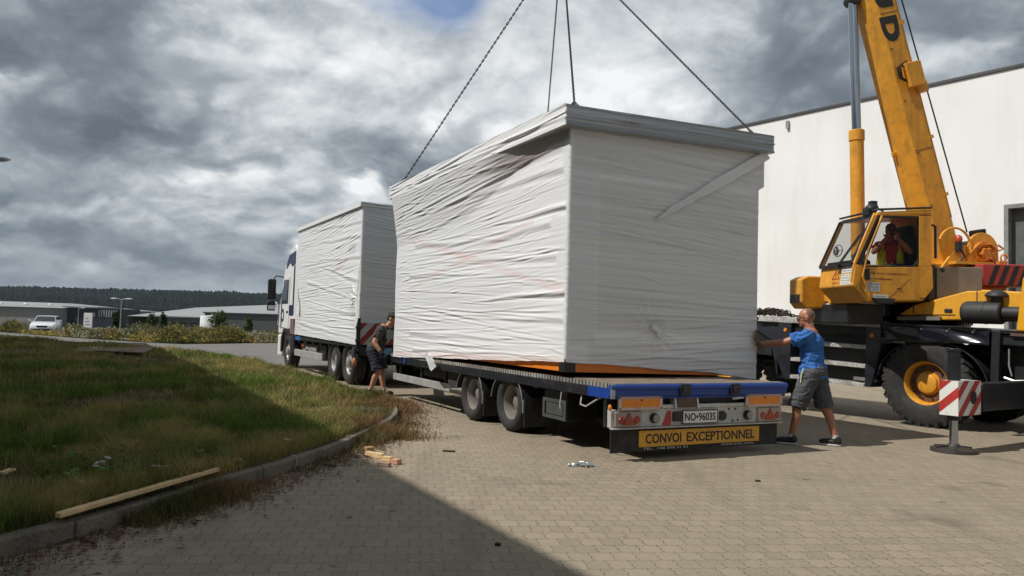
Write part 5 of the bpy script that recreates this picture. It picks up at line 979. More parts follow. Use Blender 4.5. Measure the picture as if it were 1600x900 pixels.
# windows
def pane(pts, name='window'): return MB().poly(pts).build(name, GLASSC, cab_, S)
ws = [nwp + Vector((.035, yn-.03, 0)), nwp + Vector((.035, yf+.03, 0)), tfp + Vector((.035, yf+.03, 0)), tfp + Vector((.035, yn-.03, 0))]; wsp = pane(ws, 'windscreen')
sw = [sq(*v, yn-.015) for v in ((1377.5, 338.5), (1435.5, 339.5), (1435.5, 405), (1427, 416.5), (1348, 416.5))]
sw3 = [Vector((a, yn-.014, b)) for a, b in sw]; swp = pane(sw3, 'side_window')
sl2 = MB()
for a, b in zip(sw3, sw3[1:]+sw3[:1]): sl2.beam(a, b, .03, .03, (0, 1, 0))
sl2.build('seal', BLACK, swp, S)
sl2 = MB()
for a, b in zip(ws, ws[1:]+ws[:1]): sl2.beam(a, b, .045, .03, (0, 1, 0))
sl2.build('seal', BLACK, wsp, S)
dor = MB(); e_ = [sq(*v, yn) for v in ((1347, 417.5), (1436, 417.5), (1456, 417.5), (1457.2, 450), (1442, 469.5), (1358, 469.5), (1345, 449))]
dor.prism(e_, yn+.001, yn+.016, 'y'); door = dor.build('door', ORANGE, cab_, S, bevel=.006)
MB().prism([sq(*v, yn) for v in ((1436, 338), (1454, 338), (1455, 417), (1436, 417))], yn+.001, yn+.012, 'y').build('door_edge_panel', ORANGE, cab_, S, bevel=.004)
fr2 = MB(); fr2.bx((sq(1377, 337, yn)[0], yn-.03, sq(1377, 337, yn)[1]-.0), (xr1, yn-.0, P['tr'][1]-.09)); fr2.build('window_header', ORANGE, cab_, S)
hd = MB(); a, b = sq(1350, 419.5, yn), sq(1357.5, 437.5, yn); hd.bx((b[0], yn+.016, b[1]), (a[0], yn+.03, a[1])); hd.build('handle', BLACK, door, S, bevel=.005); a = sq(1361, 433, yn); MB().ell((a[0], yn+.02, a[1]), (.025, .012, .025), 12, 6).build('lock', STEEL, door, S)
def sticker(px0, py0, px1, py1, par, lines, rot=0, mat=PLATEW, face='side'):
    if face == 'side':
        a, b = sq(px0, py1, yn), sq(px1, py0, yn); st_ = MB().bx((b[0], yn+.016, a[1]), (a[0], yn+.019, b[1])).build('sticker', mat, par, S); n_ = len(lines); hh = (b[1]-a[1])/(n_*1.6+.6)
        for i, s in enumerate(lines): text(s, abs(a[0]-b[0])*.82, hh, (a[0]-abs(a[0]-b[0])*.09, yn+.0195, b[1]-hh*(1.5+1.6*i)), (-1, 0, 0), (0, 0, 1), M('sticker_grey', (.1,.1,.1), .7), st_, 'lettering', S, .0008)
sticker(1351, 441.5, 1374, 455, door, ['UWAGA', 'NIE WCHODZIĆ', 'POD CIĘŻAR'], mat=M('sticker_silver', (.5,.49,.46), .5, var=.15, dirt=.3)); sticker(1363, 461, 1387, 465, door, ['OBCIĄŻENIE PRACY'])
TX = M('stencil_red', (.12,.02,.012), .7)
a, b = sq(1360, 428.3, yn), sq(1419, 424.6, yn); text('NIE STAĆ W ZASIĘGU PRACY', a[0]-b[0], .036, (a[0], yn+.0165, a[1]), (-1, 0, 0), (0, 0, 1), TX, door, 'lettering', S, bold=.012)
a, b = sq(1365, 437.5, yn), sq(1393, 434, yn); text('WYSIĘGNIKA', a[0]-b[0], .034, (a[0], yn+.0165, a[1]), (-1, 0, 0), (0, 0, 1), TX, door, 'lettering', S, bold=.012)
cut = MB(); p, q = sq(1420, 436, yn), sq(1386, 468, yn); cut.beam((p[0], yn+.017, p[1]), (q[0], yn+.017, q[1]), .006, .004, (0, 1, 0)); p = sq(1404, 451, yn); cut.bx((p[0]-.04, yn+.016, p[1]-.012), (p[0]+.04, yn+.024, p[1]+.008)); cut.build('panel_seam', M('seam_brown', (.2,.07,.02), .7), door, S)
sp_ = MB(); a = sq(1371, 469, yn); sp_.prism([(a[0]+.12, a[1]+.03), (a[0]-.24, a[1]+.03), (a[0]-.2, a[1]-.06), (a[0]+.06, a[1]-.06)], yn+.017, yn+.12, 'y'); sp_.build('step', BLACK, cab_, S, bevel=.01)
# front face stickers (front plane of the nose between nw and nf)
nfv = Vector((P['nf'][0], 0, P['nf'][1])); nwv = Vector((P['nw'][0], 0, zw)); up_ = (nwv-nfv); upn = up_.normalized(); fnorm = Vector((upn.z, 0, -upn.x))
if fnorm.x < 0: fnorm = -fnorm
def fpt(ty, tz, o=.002): return nfv + up_*tz + Vector((0, yf+(yn-yf)*ty, 0)) + fnorm*o
for t0, t1, z0, z1, ls in ((.66, .95, .62, .92, ['TYLKO DLA', 'OPERATORA']), (.66, .96, .06, .56, ['ZABRANIA SIĘ', 'PRZEBYWANIA', 'POD ŁADUNKIEM', 'DŹWIGU'])):
    st_ = MB(); st_.add([fpt(t0, z0), fpt(t1, z0), fpt(t1, z1), fpt(t0, z1), fpt(t0, z0, .005), fpt(t1, z0, .005), fpt(t1, z1, .005), fpt(t0, z1, .005)], [(3, 2, 1, 0), (4, 5, 6, 7), (0, 1, 5, 4), (1, 2, 6, 5), (2, 3, 7, 6), (3, 0, 4, 7)]); st_ = st_.build('sticker', PLATEW, cab_, S); hh = up_.length*(z1-z0)/(len(ls)*1.6+.6)
    for i, s in enumerate(ls): text(s, (t1-t0)*(yn-yf)*.84, hh, fpt(t0+.02, z1, .0055) - upn*hh*(1.5+1.6*i), (0, 1, 0), upn, MATS['sticker_grey'], st_, 'lettering', S, .0008)
tri = MB(); c_ = [fpt(.40, .38, .004), fpt(.60, .38, .004), fpt(.50, .78, .004)]
for a, b in zip(c_, c_[1:]+c_[:1]): tri.beam(a, b, .014, .004, fnorm)
tri.beam(fpt(.5, .45, .004), fpt(.5, .62, .004), .02, .004, fnorm); tri.bx(fpt(.42, .15, .002), fpt(.58, .2, .005)); tri.build('warning_triangle', M('warning_red', (.40,.06,.015), .6), cab_, S)
wp = MB(); b0 = nwp + Vector((.06, yf+.62, -.02)); t_ = nwp.lerp(tfp, .62) + Vector((.055, yn-.10, 0)); wp.beam(b0, t_, .018, .018); wp.beam(b0 + Vector((0, -.05, 0)), t_ + Vector((0, -.05, .0)), .012, .012); wp.beam(nwp.lerp(tfp, .38) + Vector((.05, yn-.18, 0)), nwp.lerp(tfp, .72) + Vector((.05, yn-.06, 0)), .016, .02); wp.bx(b0 - Vector((.02, .05, .03)), b0 + Vector((.03, .05, .03))); wp.build('wiper', BLACK, cab_, S)
fan = MB(); c_ = nwp.lerp(tfp, .36) + Vector((-.06, yf+.22, 0)); fan.lathe([(.10, 0), (.108, .012), (.10, .024), (.092, .012), (.10, 0)], c_, (1, .2, .1), 20); fan.tube([c_, c_ + Vector((.02, -.08, .02)), c_ + Vector((.02, -.1, -.05))], .02, 6)
for k in range(3): a = k*2.1; fan.beam(c_ + Vector((.01, 0, 0)), c_ + Vector((.015, math.cos(a)*.085, math.sin(a)*.085)), .05, .006)
fan.build('fan', STEEL, cab_, S)
ins = MB(); ins.bx((P['nw'][0]-.38, yf+.1, zw+.002), (P['nw'][0]-.05, yn-.15, zw+.08)); ins.build('dashboard', BLACK, cab_, S, bevel=.02)
swh = MB(); c_ = Vector((P['nw'][0]-.36, .80, zw+.10)); ax_ = Vector((-.5, 0, .86)); swh.lathe([(.15, 0), (.165, .015), (.15, .03), (.135, .015), (.15, 0)], c_, ax_, 24); swh.cyl(c_, c_ - ax_*.12, .02, n=8); swh.build('steering_wheel', M('wheel_grey', (.12,.12,.12), .4), cab_, S)
se = MB(); se.bx((xr1+.08, .45, zw-.1), (xr1+.55, .98, zw+.06)); se.bx((xr1+.07, .45, zw+.06), (xr1+.19, .98, zw+.52)); se.bx((xr1+.08, .52, zw+.52), (xr1+.17, .90, zw+.72)); se.build('seat', M('seat_black', (.02,.02,.02), .8), cab_, S, bevel=.05, seg=3)
# front lamp box and brackets
a, b = sq(1252, 431, -.25), sq(1275, 480, -.25)
lb = MB(); lb.prism([(a[0]+.03, a[1]-.06), (a[0]-.1, a[1]), (a[0]-.45, a[1]), (a[0]-.45, b[1]-.03), (a[0]-.06, b[1]-.03), (a[0]+.03, b[1]+.08)], -.62, -.18, 'y'); lb = lb.build('headlight_box', ORANGE, cr, S, bevel=.03, seg=3)
zg = sq(1256, 466, -.2)[1]; g = MB(); g.bx((a[0]+.03, -.56, zg-.08), (a[0]+.042, -.24, zg+.07))
for k in range(4): g.bx((a[0]+.042, -.56, zg-.07+k*.037), (a[0]+.05, -.24, zg-.055+k*.037))
g.build('headlight_grille', BLACK, lb, S)
brk = MB(); 
for yy, x0 in ((-.1, 1.55), (.08, 1.7), (.26, 1.5)): brk.bx((x0, yy, 1.98), (x0+.09, yy+.07, 2.32))
brk.bx((1.35, -.1, 1.94), (1.62, .3, 2.06)); brk.prism([(1.45, 1.98), (1.70, 1.98), (1.72, 2.10), (1.62, 2.16), (1.45, 2.16)], .38, .46, 'y'); brk.cyl((1.62, -.15, 2.25), (1.62, .1, 2.25), .05, n=12); brk.build('front_bracket', ORANGE, cr, S, bevel=.01)
# boom
fa, fb = sq(1467, 398, 0), sq(1380.5, 60, 0); F0 = Vector((fa[0], 0, fa[1])); bd = Vector((fb[0]-fa[0], 0, fb[1]-fa[1])).normalized(); bn = Vector((-bd.z, 0, bd.x))   # bn: back of the boom
def boomsec(par, name, t0, t1, w, n0, n1, mat, n_ch=.2, y_ch=.14):
    prof = [(n1-.10, w), (n1, w-.10), (n1, -w+.10), (n1-.10, -w), (n0+n_ch, -w), (n0, -w+y_ch), (n0, w-y_ch), (n0+n_ch, w)]
    V = [F0 + bd*t + bn*a + Vector((0, b, 0)) for t in (t0, t1) for a, b in prof]; m = len(prof)
    return MB().add(V, [tuple(range(m)), tuple(range(2*m-1, m-1, -1))] + [((k+1) % m, k, m+k, m+(k+1) % m) for k in range(m)]).build(name, mat, par, S, bevel=.012)
boom = boomsec(cr, 'boom', -.35, 9.2, .26, -.33, .30, ORANGE, .18, .15); Lb = (HOOK - (S @ F0)); 
boomsec(boom, 'boom_section', 9.203, 16.2, .20, -.24, .22, ORANGE, .14, .11); boomsec(boom, 'boom_section', 16.203, 22.2, .15, -.18, .16, ORANGE, .11, .08)
tip = F0 + bd*22.4; hd_ = MB(); hd_.beam(tip - bd*.25, tip + bd*.5, .36, .5, (0, 1, 0)); hd_.cyl(tip + bd*.4 + Vector((0, -.2, 0)), tip + bd*.4 + Vector((0, .2, 0)), .25, n=20); hd_.build('boom_head', ORANGE, boom, S, bevel=.01)
# lettering on the boom side
def bpt(px, py): return pp(S, px, py, 1, .26)
lt = MB(); a = bpt(1391, 46); ex_, ey_ = -bd, bn
if (bpt(1410, 46)-a).dot(ey_) < 0: ey_ = -ey_
LT = M('boom_lettering', (.02,.018,.016), .6)
dc = bpt(1391.5, 45); wL, hL = .46, .34
text('D', wL, hL, dc - ex_*wL/2 - ey_*hL/2 + Vector((0, .003, 0)), ex_, ey_, LT, boom, 'lettering', S, bold=.06); text('U', wL, hL, dc - ex_*(wL/2+.62) - ey_*hL/2 + Vector((0, .003, 0)), ex_, ey_, LT, boom, 'lettering', S, bold=.06)
hb = MB(); c_ = bpt(1424, 118); cc = bpt(1408, 115)
hb.beam(c_ - bd*.22, c_ + bd*.22, .30, .26, (0, 1, 0)); hb.beam(c_ - bd*.34 + bn*.12, c_ - bd*.15 + bn*.12, .2, .14, (0, 1, 0)); hb.build('hose_bracket', ORANGE, boom, S, bevel=.015)
hs = MB()
for k in range(4): hs.tube([cc + bd*(.20-.03*k) + Vector((0, .04, 0)) + bn*.14, cc + bd*.1 - bn*(.10-.02*k) + Vector((0, .06+.01*k, 0)), cc - bd*.08 - bn*(.11-.02*k) + Vector((0, .07, 0)), cc - bd*.24 + bn*.12 + Vector((0, .04, 0))], .011, 6)
hs.build('hose', DARKMETAL, boom, S)
pr = MB(); pr.tube([F0 + bd*.6 + bn*.235 + Vector((0, .225, 0)), F0 + bd*9 + bn*.235 + Vector((0, .225, 0))], .022, 8)
for k in range(8): pr.beam(F0 + bd*(1.0+k*1.05) + bn*.23 + Vector((0, .225, 0)), F0 + bd*(1.06+k*1.05) + bn*.23 + Vector((0, .225, 0)), .08, .09)
pr.build('boom_pipe', ORANGE, boom, S); q = pp(S, 1390, 243, 1, .0); q = F0 + bd*(q-F0).dot(bd) - bn*.35; MB().beam(q - bd*.04, q + bd*.04, .05, .12, bn).build('lug', ORANGE, boom, S, bevel=.01)
cb0, cb1, cb2, cb3 = (Vector((v[0], .02, v[1])) for v in (sq(1341.5, 440, .02), sq(1338.5, 205, .02), sq(1332.5, 0, .02), sq(1330.5, -60, .02)))
cy = MB(); cy.cyl(cb0, cb1, .118, n=24); cy.cyl(cb1 - (cb1-cb0).normalized()*.02, cb1 + (cb1-cb0).normalized()*.22 - (cb1-cb0).normalized()*.22, .13, n=24); dC = (cb1-cb0).normalized(); cy.cyl(cb1 - dC*.18, cb1 + dC*.015, .132, n=24); cy = cy.build('lift_cylinder', ORANGE, cr, S, bevel=.01, smooth=True)
MB().cyl(cb1 - dC*.05, cb3, .078, n=24).build('rod', CHROME, cy, S, smooth=True)
le = MB(); le.cyl(cb2 + Vector((0, -.14, .0)), cb2 + Vector((0, .14, 0)), .1, n=16); le.beam(cb2 + Vector((.06, 0, .03)), cb2 + Vector((-.5, 0, .3)), .2, .3); le.build('cylinder_bracket', BLACK, cy, S)
# boom foot brackets, winch, tail
for yy in (.55, -.6): MB().prism([sq(1471, 418, .6), sq(1497, 383, .6), sq(1512, 383, .6), sq(1516, 418, .6)], yy, yy+.05, 'y').build('boom_foot_bracket', ORANGE, cr, S, bevel=.008)
hoop = MB(); hc = sq(1484, 386, .5); hoop.tube([(hc[0]+.30*math.cos(a), .62, hc[1]+.32*math.sin(a)) for a in [R(20)+R(200)*k/18 for k in range(19)]], .02, 8); hoop.build('hose_guard', ORANGE, cr, S); 
bk = MB(); bb = sq(1498, 374, .62); bk.ell((bb[0], .62, bb[1]), (.06, .06, .08), 14, 8); bk.build('beacon', M('beacon_red', (.5,.07,.03), .3), cr, S, smooth='all'); bk = MB(); bk.cyl((bb[0], .62, bb[1]-.22), (bb[0], .62, bb[1]-.05), .06, n=14); bk.tube([(bb[0], .66, bb[1]-.15), (bb[0]-.05, .7, bb[1]-.3), (bb[0]+.05, .68, bb[1]-.4)], .02, 6); bk.build('beacon_base', BLACK, cr, S)
wc_ = sq(1536, 393, .62); wn = MB(); prof = [(wc_[0]+.30*math.cos(a), wc_[1]+.33*math.sin(a)) for a in [R(-8)+R(196)*k/20 for k in range(21)]] + [(wc_[0]-.31, wc_[1]-.24), (wc_[0]+.31, wc_[1]-.24)]
wn.prism(prof, .56, .62, 'y'); wn = wn.build('winch', ORANGE, cr, S, bevel=.01); MB().prism(prof, -.25, -.19, 'y').build('side_plate', ORANGE, wn, S, bevel=.01); MB().cyl((wc_[0], -.19, wc_[1]), (wc_[0], .56, wc_[1]), .22, n=24).build('rope_drum', DARKMETAL, wn, S)
pi = MB()
for k, (a0, a1, r_) in enumerate(((20, 170, .2), (30, 150, .13), (200, 330, .16))): pi.tube([(wc_[0]+r_*math.cos(R(a0+(a1-a0)*j/10)), .64+.01*k, wc_[1]-.02+r_*.9*math.sin(R(a0+(a1-a0)*j/10))) for j in range(11)], .017, 8)
pi.tube([(wc_[0]+.28, .65, wc_[1]-.05), (wc_[0]+.12, .68, wc_[1]+.12), (wc_[0]-.1, .68, wc_[1]+.12), (wc_[0]-.26, .65, wc_[1]+.02), (wc_[0]-.4, .62, wc_[1]+.06), (wc_[0]-.3, .6, wc_[1]+.13)], .017, 8); pi.cyl((wc_[0], .62, wc_[1]-.05), (wc_[0], .72, wc_[1]-.05), .09, n=16); pi.cyl((wc_[0]-.17, .62, wc_[1]-.12), (wc_[0]-.17, .67, wc_[1]-.12), .05, n=14)
for k in range(6): pi.cyl((wc_[0]+.09*math.cos(k), .62, wc_[1]-.05+.09*math.sin(k)), (wc_[0]+.09*math.cos(k), .75, wc_[1]-.05+.09*math.sin(k)), .02, n=8)
pi.build('hydraulic_pipe', M('pipe_orange', (.6,.22,.03), .35, var=.2), wn, S)
kb = sq(1530, 364, .5); MB().bx((kb[0]-.08, .35, kb[1]-.05), (kb[0]+.09, .58, kb[1]+.06), Matrix.Rotation(.15, 3, 'Y')).build('winch_lamp', BLACK, wn, S, bevel=.02)
ro = MB(); r0_, r1_ = sq(1511, 363, 0), sq(1409, 0, 0); ro.tube([(r0_[0], 0, r0_[1]), (r1_[0], 0, r1_[1]), tip + bd*.45 + bn*.3], .013, 6); ro.tube([S.inverted() @ (HOOK + Vector((.05, 0, .2))), tip + bd*.3 - bn*.25], .013, 6); ro.build('hoist_rope', BLACK, cr, S)
hk = MB(); hk.cyl((S.inverted() @ HOOK) + Vector((0, 0, .25)), (S.inverted() @ HOOK) + Vector((0, 0, .75)), .14, .2, 16); hk.lathe([(.08, -.03), (.11, 0), (.08, .03), (.05, 0), (.08, -.03)], (S.inverted() @ HOOK) + Vector((0, 0, .17)), (0, 1, 0), 18); hk.build('hook_block', YELLOW, cr, S)
gb = [sq(*v, 1.12) for v in ((1464, 417.5), (1535, 417.5), (1535, 459), (1530, 463.5), (1464, 467))]; g_ = MB().prism(gb, .35, 1.12, 'y').build('toolbox', GREYP, cr, S, bevel=.012); p = sq(1473, 422.5, 1.12); q = MB(); q.lathe([(0, .012), (.03, .012), (.035, 0)], (p[0], 1.12, p[1]), (0, 1, 0), 14); q.bx((p[0]-.01, 1.12, p[1]-.002), (p[0]+.07, 1.13, p[1]+.012)); q.build('lock', BLACK, g_, S)
MB().tube([(sq(1459.5, 352, 1.1)[0]+.05, 1.12, sq(1459.5, 352, 1.1)[1]), (sq(1460, 352, 1.1)[0], 1.12, sq(1460, 354, 1.1)[1]), (sq(1460.5, 400, 1.1)[0], 1.12, sq(1460.5, 404, 1.1)[1])], .022, 8).build('exhaust_pipe', BLACK, cr, S)
MB().bx((xr1-.12, .5, 2.0), (xr1-.01, 1.15, 2.62)).build('cab_mount', BLACK, cr, S)
cwA = [sq(*v, .98) for v in ((1536, 412), (1620, 414), (1620, 448), (1534, 446.5))]; cw = MB().prism(cwA, -.9, .98, 'y').build('counterweight', M('counterweight_red', (.36,.035,.03), .5, var=.15, dirt=.35), cr, S, bevel=.02)
KST = M('stripe_black', (.012,.01,.011), .5)
z0_, z1_ = cwA[3][1]+.02, cwA[0][1]-.015
for k in range(6):
    a = sq(1543+k*15.5, 446, .98)[0]; b = sq(1551+k*15.5, 446, .98)[0]; sh2 = -.14
    MB().add([(a, .983, z0_), (b, .983, z0_), (b+sh2, .983, z1_), (a+sh2, .983, z1_), (a, .978, z0_), (b, .978, z0_), (b+sh2, .978, z1_), (a+sh2, .978, z1_)], [(0, 1, 2, 3), (7, 6, 5, 4), (0, 4, 5, 1), (1, 5, 6, 2), (2, 6, 7, 3), (3, 7, 4, 0)]).build('stripe', KST, cw, S)
MB().bx((cwA[0][0]-.35, -.5, cwA[0][1]), (cwA[0][0]+.35, .8, cwA[0][1]+.05)).build('tail_plate', ORANGE, cr, S)
ey = MB(); p = sq(1569, 404, .8); ey.lathe([(.06, -.02), (.085, 0), (.06, .02), (.045, 0), (.06, -.02)], (p[0], .8, p[1]), (0, 1, 0), 18); ey.bx((p[0]-.02, .76, p[1]-.18), (p[0]+.12, .84, p[1]-.05)); ey.build('lifting_eye', MATS['pipe_orange'], cw, S)

hz = MB()
for k in range(4): y_ = -.12+.07*k; hz.tube([(1.35, y_, 2.3), (1.05-.05*k, y_+.05, 2.42+.03*k), (.7, y_+.1, 2.25), (.4, y_+.12, 2.06)], .016, 6)
for k in range(3): hz.tube([(-.45, .58+.03*k, 2.72), (-.7, .66+.03*k, 2.55-.04*k), (-1.0, .60, 2.68)], .014, 6)
hz.tube([(cb0.x, .14, cb0.z+.35), (cb0.x+.16, .18, cb0.z+.2), (cb0.x+.1, .2, cb0.z-.2), (cb0.x-.2, .25, cb0.z-.35)], .018, 6)
hz.build('hydraulic_hose', RUBBER, cr, S)
bl = MB()
for k in range(12):
    a = sq(1437+k*1.6, 466, yn); bl.cyl((a[0], yn+.002, a[1]), (a[0], yn+.022, a[1]), .008, n=6)
for k in range(9):
    p = F0 + bd*(.9+k*.95) - bn*.10; bl.cyl(p + Vector((0, .258, 0)), p + Vector((0, .272, 0)), .014, n=6)
bl.build('bolts', DARKMETAL, cr, S)
for t_ in (1.9, 4.4, 7.0): MB().beam(F0 + bd*t_ - bn*.14 + Vector((0, .261, 0)), F0 + bd*t_ + bn*.20 + Vector((0, .261, 0)), .012, .006, (0, 1, 0)).build('weld_seam', M('seam_brown'), boom, S)
sk2 = MB()
for px, py in ((1400, 512), (1440, 514), (1480, 517), (1520, 519)):
    p = pp(MCR, px, py, 1, .04); sk2.cyl((p.x, .02, p.z), (p.x, .055, p.z), .012, n=6)
sk2.build('skirt_bolts', STEEL, cr, MCR)
# ================================================================== people
def fabric(name, c, var=.2, bump=1.0, bs=7):
    m, n, b = newmat(name); tc = n.n('ShaderNodeTexCoord').outputs['Object']; mp = n.n('ShaderNodeMapping', {'Vector': tc, 'Scale': (1.6, 1.6, .8), 'Rotation': (.5, .3, 0)}).outputs[0]
    n1 = n.n('ShaderNodeTexNoise', {'Vector': mp, 'Scale': bs, 'Detail': 4, 'Roughness': .5, 'Distortion': .8}).outputs[0]; n2 = n.n('ShaderNodeTexNoise', {'Vector': tc, 'Scale': 3, 'Detail': 4}).outputs[0]
    n.t.links.new(n.ramp(n2, [(.3, tuple(x*(1-var) for x in c)), (.7, tuple(x*(1+var*.5) for x in c))]), b.inputs['Base Color']); b.inputs['Roughness'].default_value = .85; b.inputs['Specular IOR Level'].default_value = .2
    bp = n.n('ShaderNodeBump', {'Height': n1, 'Strength': bump, 'Distance': .05}); n.t.links.new(bp.outputs[0], b.inputs['Normal']); return m
TEEBLUE = fabric('blue_cotton', (.045,.15,.43)); SHORTG = fabric('grey_jersey', (.085,.088,.095)); TEEG = fabric('charcoal_cotton', (.07,.06,.055)); SHORTD = fabric('dark_grey_cotton', (.035,.04,.055)); GLOVEM = fabric('work_glove', (.24,.15,.06), bs=30); GLOVEB = fabric('dark_glove', (.03,.032,.04), bs=30)
SHOE = M('shoe_black', (.015,.015,.017), .6); SOLE = M('shoe_sole', (.6,.6,.58), .7); SOCK = M('sock', (.5,.5,.5), .9); HAIRD = M('dark_hair', (.025,.016,.012), .7, bump=.5, bs=120); REDTEE = fabric('red_cotton', (.42,.03,.04)); HIVIS = fabric('hi_vis_yellow', (.55,.62,.03))
def V3(*a): return Vector(a)
def chain(mb, pts, rr, n=12):
    for i in range(len(pts)-1): mb.cyl(pts[i], pts[i+1], rr[i], rr[i+1], n)
    for p, r in zip(pts, rr): mb.ell(p, r, n, 8)
def head(mb, c, yaw, pitch, s=1.0):
    rot = (Matrix.Rotation(yaw, 3, 'Z') @ Matrix.Rotation(pitch, 3, 'Y')); L = lambda *v: Vector(c) + rot @ (Vector(v)*s)
    mb.ell(L(-.012, 0, .03), (.098*s, .077*s, .092*s), 18, 12, rot); mb.ell(L(.022, 0, -.045), (.068*s, .060*s, .072*s), 16, 10, rot); mb.ell(L(.062, 0, -.092), (.026*s, .03*s, .02*s), 10, 6, rot)
    mb.ell(L(.098, 0, -.02), (.02*s, .014*s, .024*s), 10, 6, rot); mb.ell(L(.088, 0, .0), (.014*s, .011*s, .03*s), 10, 6, rot); mb.ell(L(.078, 0, .028), (.02*s, .05*s, .012*s), 10, 6, rot); mb.ell(L(.08, 0, -.058), (.015*s, .026*s, .012*s), 10, 6, rot)
    for q in (1, -1): mb.ell(L(-.005, .079*q, -.008), (.022*s, .011*s, .034*s), 10, 8, rot)
    return L
def face(par, L, s=1.0):
    e = MB(); k = MB()
    for q in (1, -1): e.ell(L(.083, .030*q, .008), .0125*s, 10, 8); k.ell(L(.0935, .030*q, .008), .0058*s, 8, 6)
    e.build('eyes', M('eye_white', (.7,.68,.65), .3), par, W[par.name]); k.build('pupils', INK, par, W[par.name])
    b = MB()
    for q in (1, -1): b.beam(L(.094, .014*q, .033), L(.080, .052*q, .033), .007*s, .009*s)
    b.build('eyebrows', HAIRD, par, W[par.name]); m = MB(); m.beam(L(.094, .024, -.058), L(.094, -.024, -.058), .006*s, .005*s); m.build('mouth', M('lips', (.30,.12,.09), .5), par, W[par.name])
def hand(mb, w, d, up, curl=.2, s=1.0, thumb=1):
    # w wrist, d direction of the fingers, up: back of the hand, palm faces -up
    d = Vector(d).normalized(); up = Vector(up); up = (up-d*up.dot(d)).normalized(); sd = d.cross(up)*thumb; w = Vector(w)
    pm = w + d*.05*s; rot = Matrix((d, sd, up)).transposed(); mb.ell(pm, (.058*s, .042*s, .018*s), 14, 10, rot); mb.ell(w + d*.085*s, (.02*s, .042*s, .014*s), 12, 8, rot)
    for k, (o, L_) in enumerate(((.031, .072), (.011, .082), (-.010, .076), (-.030, .060))):
        p = w + d*.088*s + sd*o*s; a = curl; pts = [p - d*.02*s, p]; dd = d + sd*o*2.2
        for j, f_ in enumerate((.45, .32, .23)):
            dd = (dd*math.cos(a*.6) - up*math.sin(a*.6)).normalized(); p = p + dd*L_*f_*s; pts.append(p)
        chain(mb, pts, [.0095*s, .0095*s, .009*s, .0085*s, .0075*s], 8)
    p = w + d*.03*s + sd*.036*s; t1 = p + (d*.5+sd*.75-up*.15).normalized()*.038*s; t2 = t1 + (d*.85+sd*.4-up*.2).normalized()*.03*s; chain(mb, [p - sd*.012*s, p, t1, t2], [.012*s, .013*s, .011*s, .009*s], 8)
def shoe(par, fr, an, yaw, col=SHOE, s=1.0, toe_up=0.0, hx=0):
    rot = Matrix.Rotation(yaw, 3, 'Z'); A = Vector(an); L = lambda *v: Vector((A.x, A.y, 0)) + rot @ (Vector(v)*s)
    m = MB(); m.ell(L(.07, 0, .055), (.135*s, .044*s, .042*s), 16, 10, rot); m.ell(L(-.02, 0, .07), (.06*s, .042*s, .06*s), 14, 10, rot); m.ell(L(.13, 0, .045), (.075*s, .046*s, .034*s), 14, 8, rot); m.cyl(L(-.01, 0, .08), L(-.012, 0, .125), .046*s, .042*s, 14)
    o = blob(m, 'shoe', col, par, fr, .009, 3); k = MB(); pts = [(.075+.145*math.cos(a)*(1 if math.cos(a) > 0 else 1.0), .047*math.sin(a)*(1.0 if math.cos(a) > 0 else .85)) for a in [2*math.pi*i/24 for i in range(24)]]
    q = [L(x, y, 0) for x, y in pts]; k.prism([(v.x, v.y) for v in q], .004, .026*s, 'z'); k.build('sole', SOLE, o, fr, bevel=.006); return o
# ---- man in the blue T-shirt
P1 = fdir(3.945, 10.04, -.87, .49); wcr = P1.inverted() @ (MC @ Vector((0, -2.965, 1.31)))
p1 = root('person', 'man in blue T-shirt and grey shorts pushing the wrapped module with gloved hand', 'person', P1)
hx, hy = wcr.x, wcr.y
b = MB(); LH, RH = V3(-.02, .10, .93), V3(-.04, -.10, .93); LK, RK = V3(.17, .13, .50), V3(-.13, -.11, .50); LA, RA = V3(.235, .13, .10), V3(-.27, -.11, .10)
chain(b, [LH, LH.lerp(LK, .5), LK, LK.lerp(LA, .3)+V3(-.02, 0, 0), LA], [.095, .082, .058, .058, .038], 14); chain(b, [RH, RH.lerp(RK, .5), RK, RK.lerp(RA, .3)+V3(-.025, 0, 0), RA], [.095, .082, .058, .06, .038], 14)
b.ell((-.03, 0, .97), (.12, .165, .13), 18, 12); b.ell((.0, 0, 1.12), (.12, .15, .16), 18, 12); b.ell((.01, 0, 1.31), (.13, .175, .17), 18, 12); b.cyl((.02, 0, 1.40), (.06, 0, 1.58), .074, .062, 14); b.ell((.02, 0, 1.46), (.08, .13, .06), 14, 8)
SL, SR = V3(.05, .19, 1.41), V3(.05, -.19, 1.41); EL, WLh = V3(.36, .19, 1.31), V3(hx-.07, hy+.02, 1.285); ER, WRh = V3(-.02, -.26, 1.12), V3(.06, -.22, .88)
chain(b, [V3(.04, .1, 1.44), SL, SL.lerp(EL, .5), EL, EL.lerp(WLh, .35), WLh], [.07, .066, .053, .043, .044, .029]); chain(b, [V3(.04, -.1, 1.44), SR, SR.lerp(ER, .5), ER, ER.lerp(WRh, .35), WRh], [.07, .066, .053, .043, .044, .029])
Lh = head(b, (.085, 0, 1.645), .12, .10, 1.04); hand(b, WRh, (.25, .0, -.95), (.2, -.9, .0), .5, 1.0, 1)
body1 = blob(b, 'body', SKINTAN, p1, P1, .0095, 3); face(p1, Lh)
g = MB(); hand(g, WLh + V3(.015, 0, 0), (.22, .10, 1), (-1, 0, .2), -.12, 1.12, -1); g.cyl(WLh + V3(-.03, 0, -.045), WLh + V3(.02, 0, .02), .043, .046, 14); blob(g, 'glove', GLOVEM, p1, P1, .007, 2)
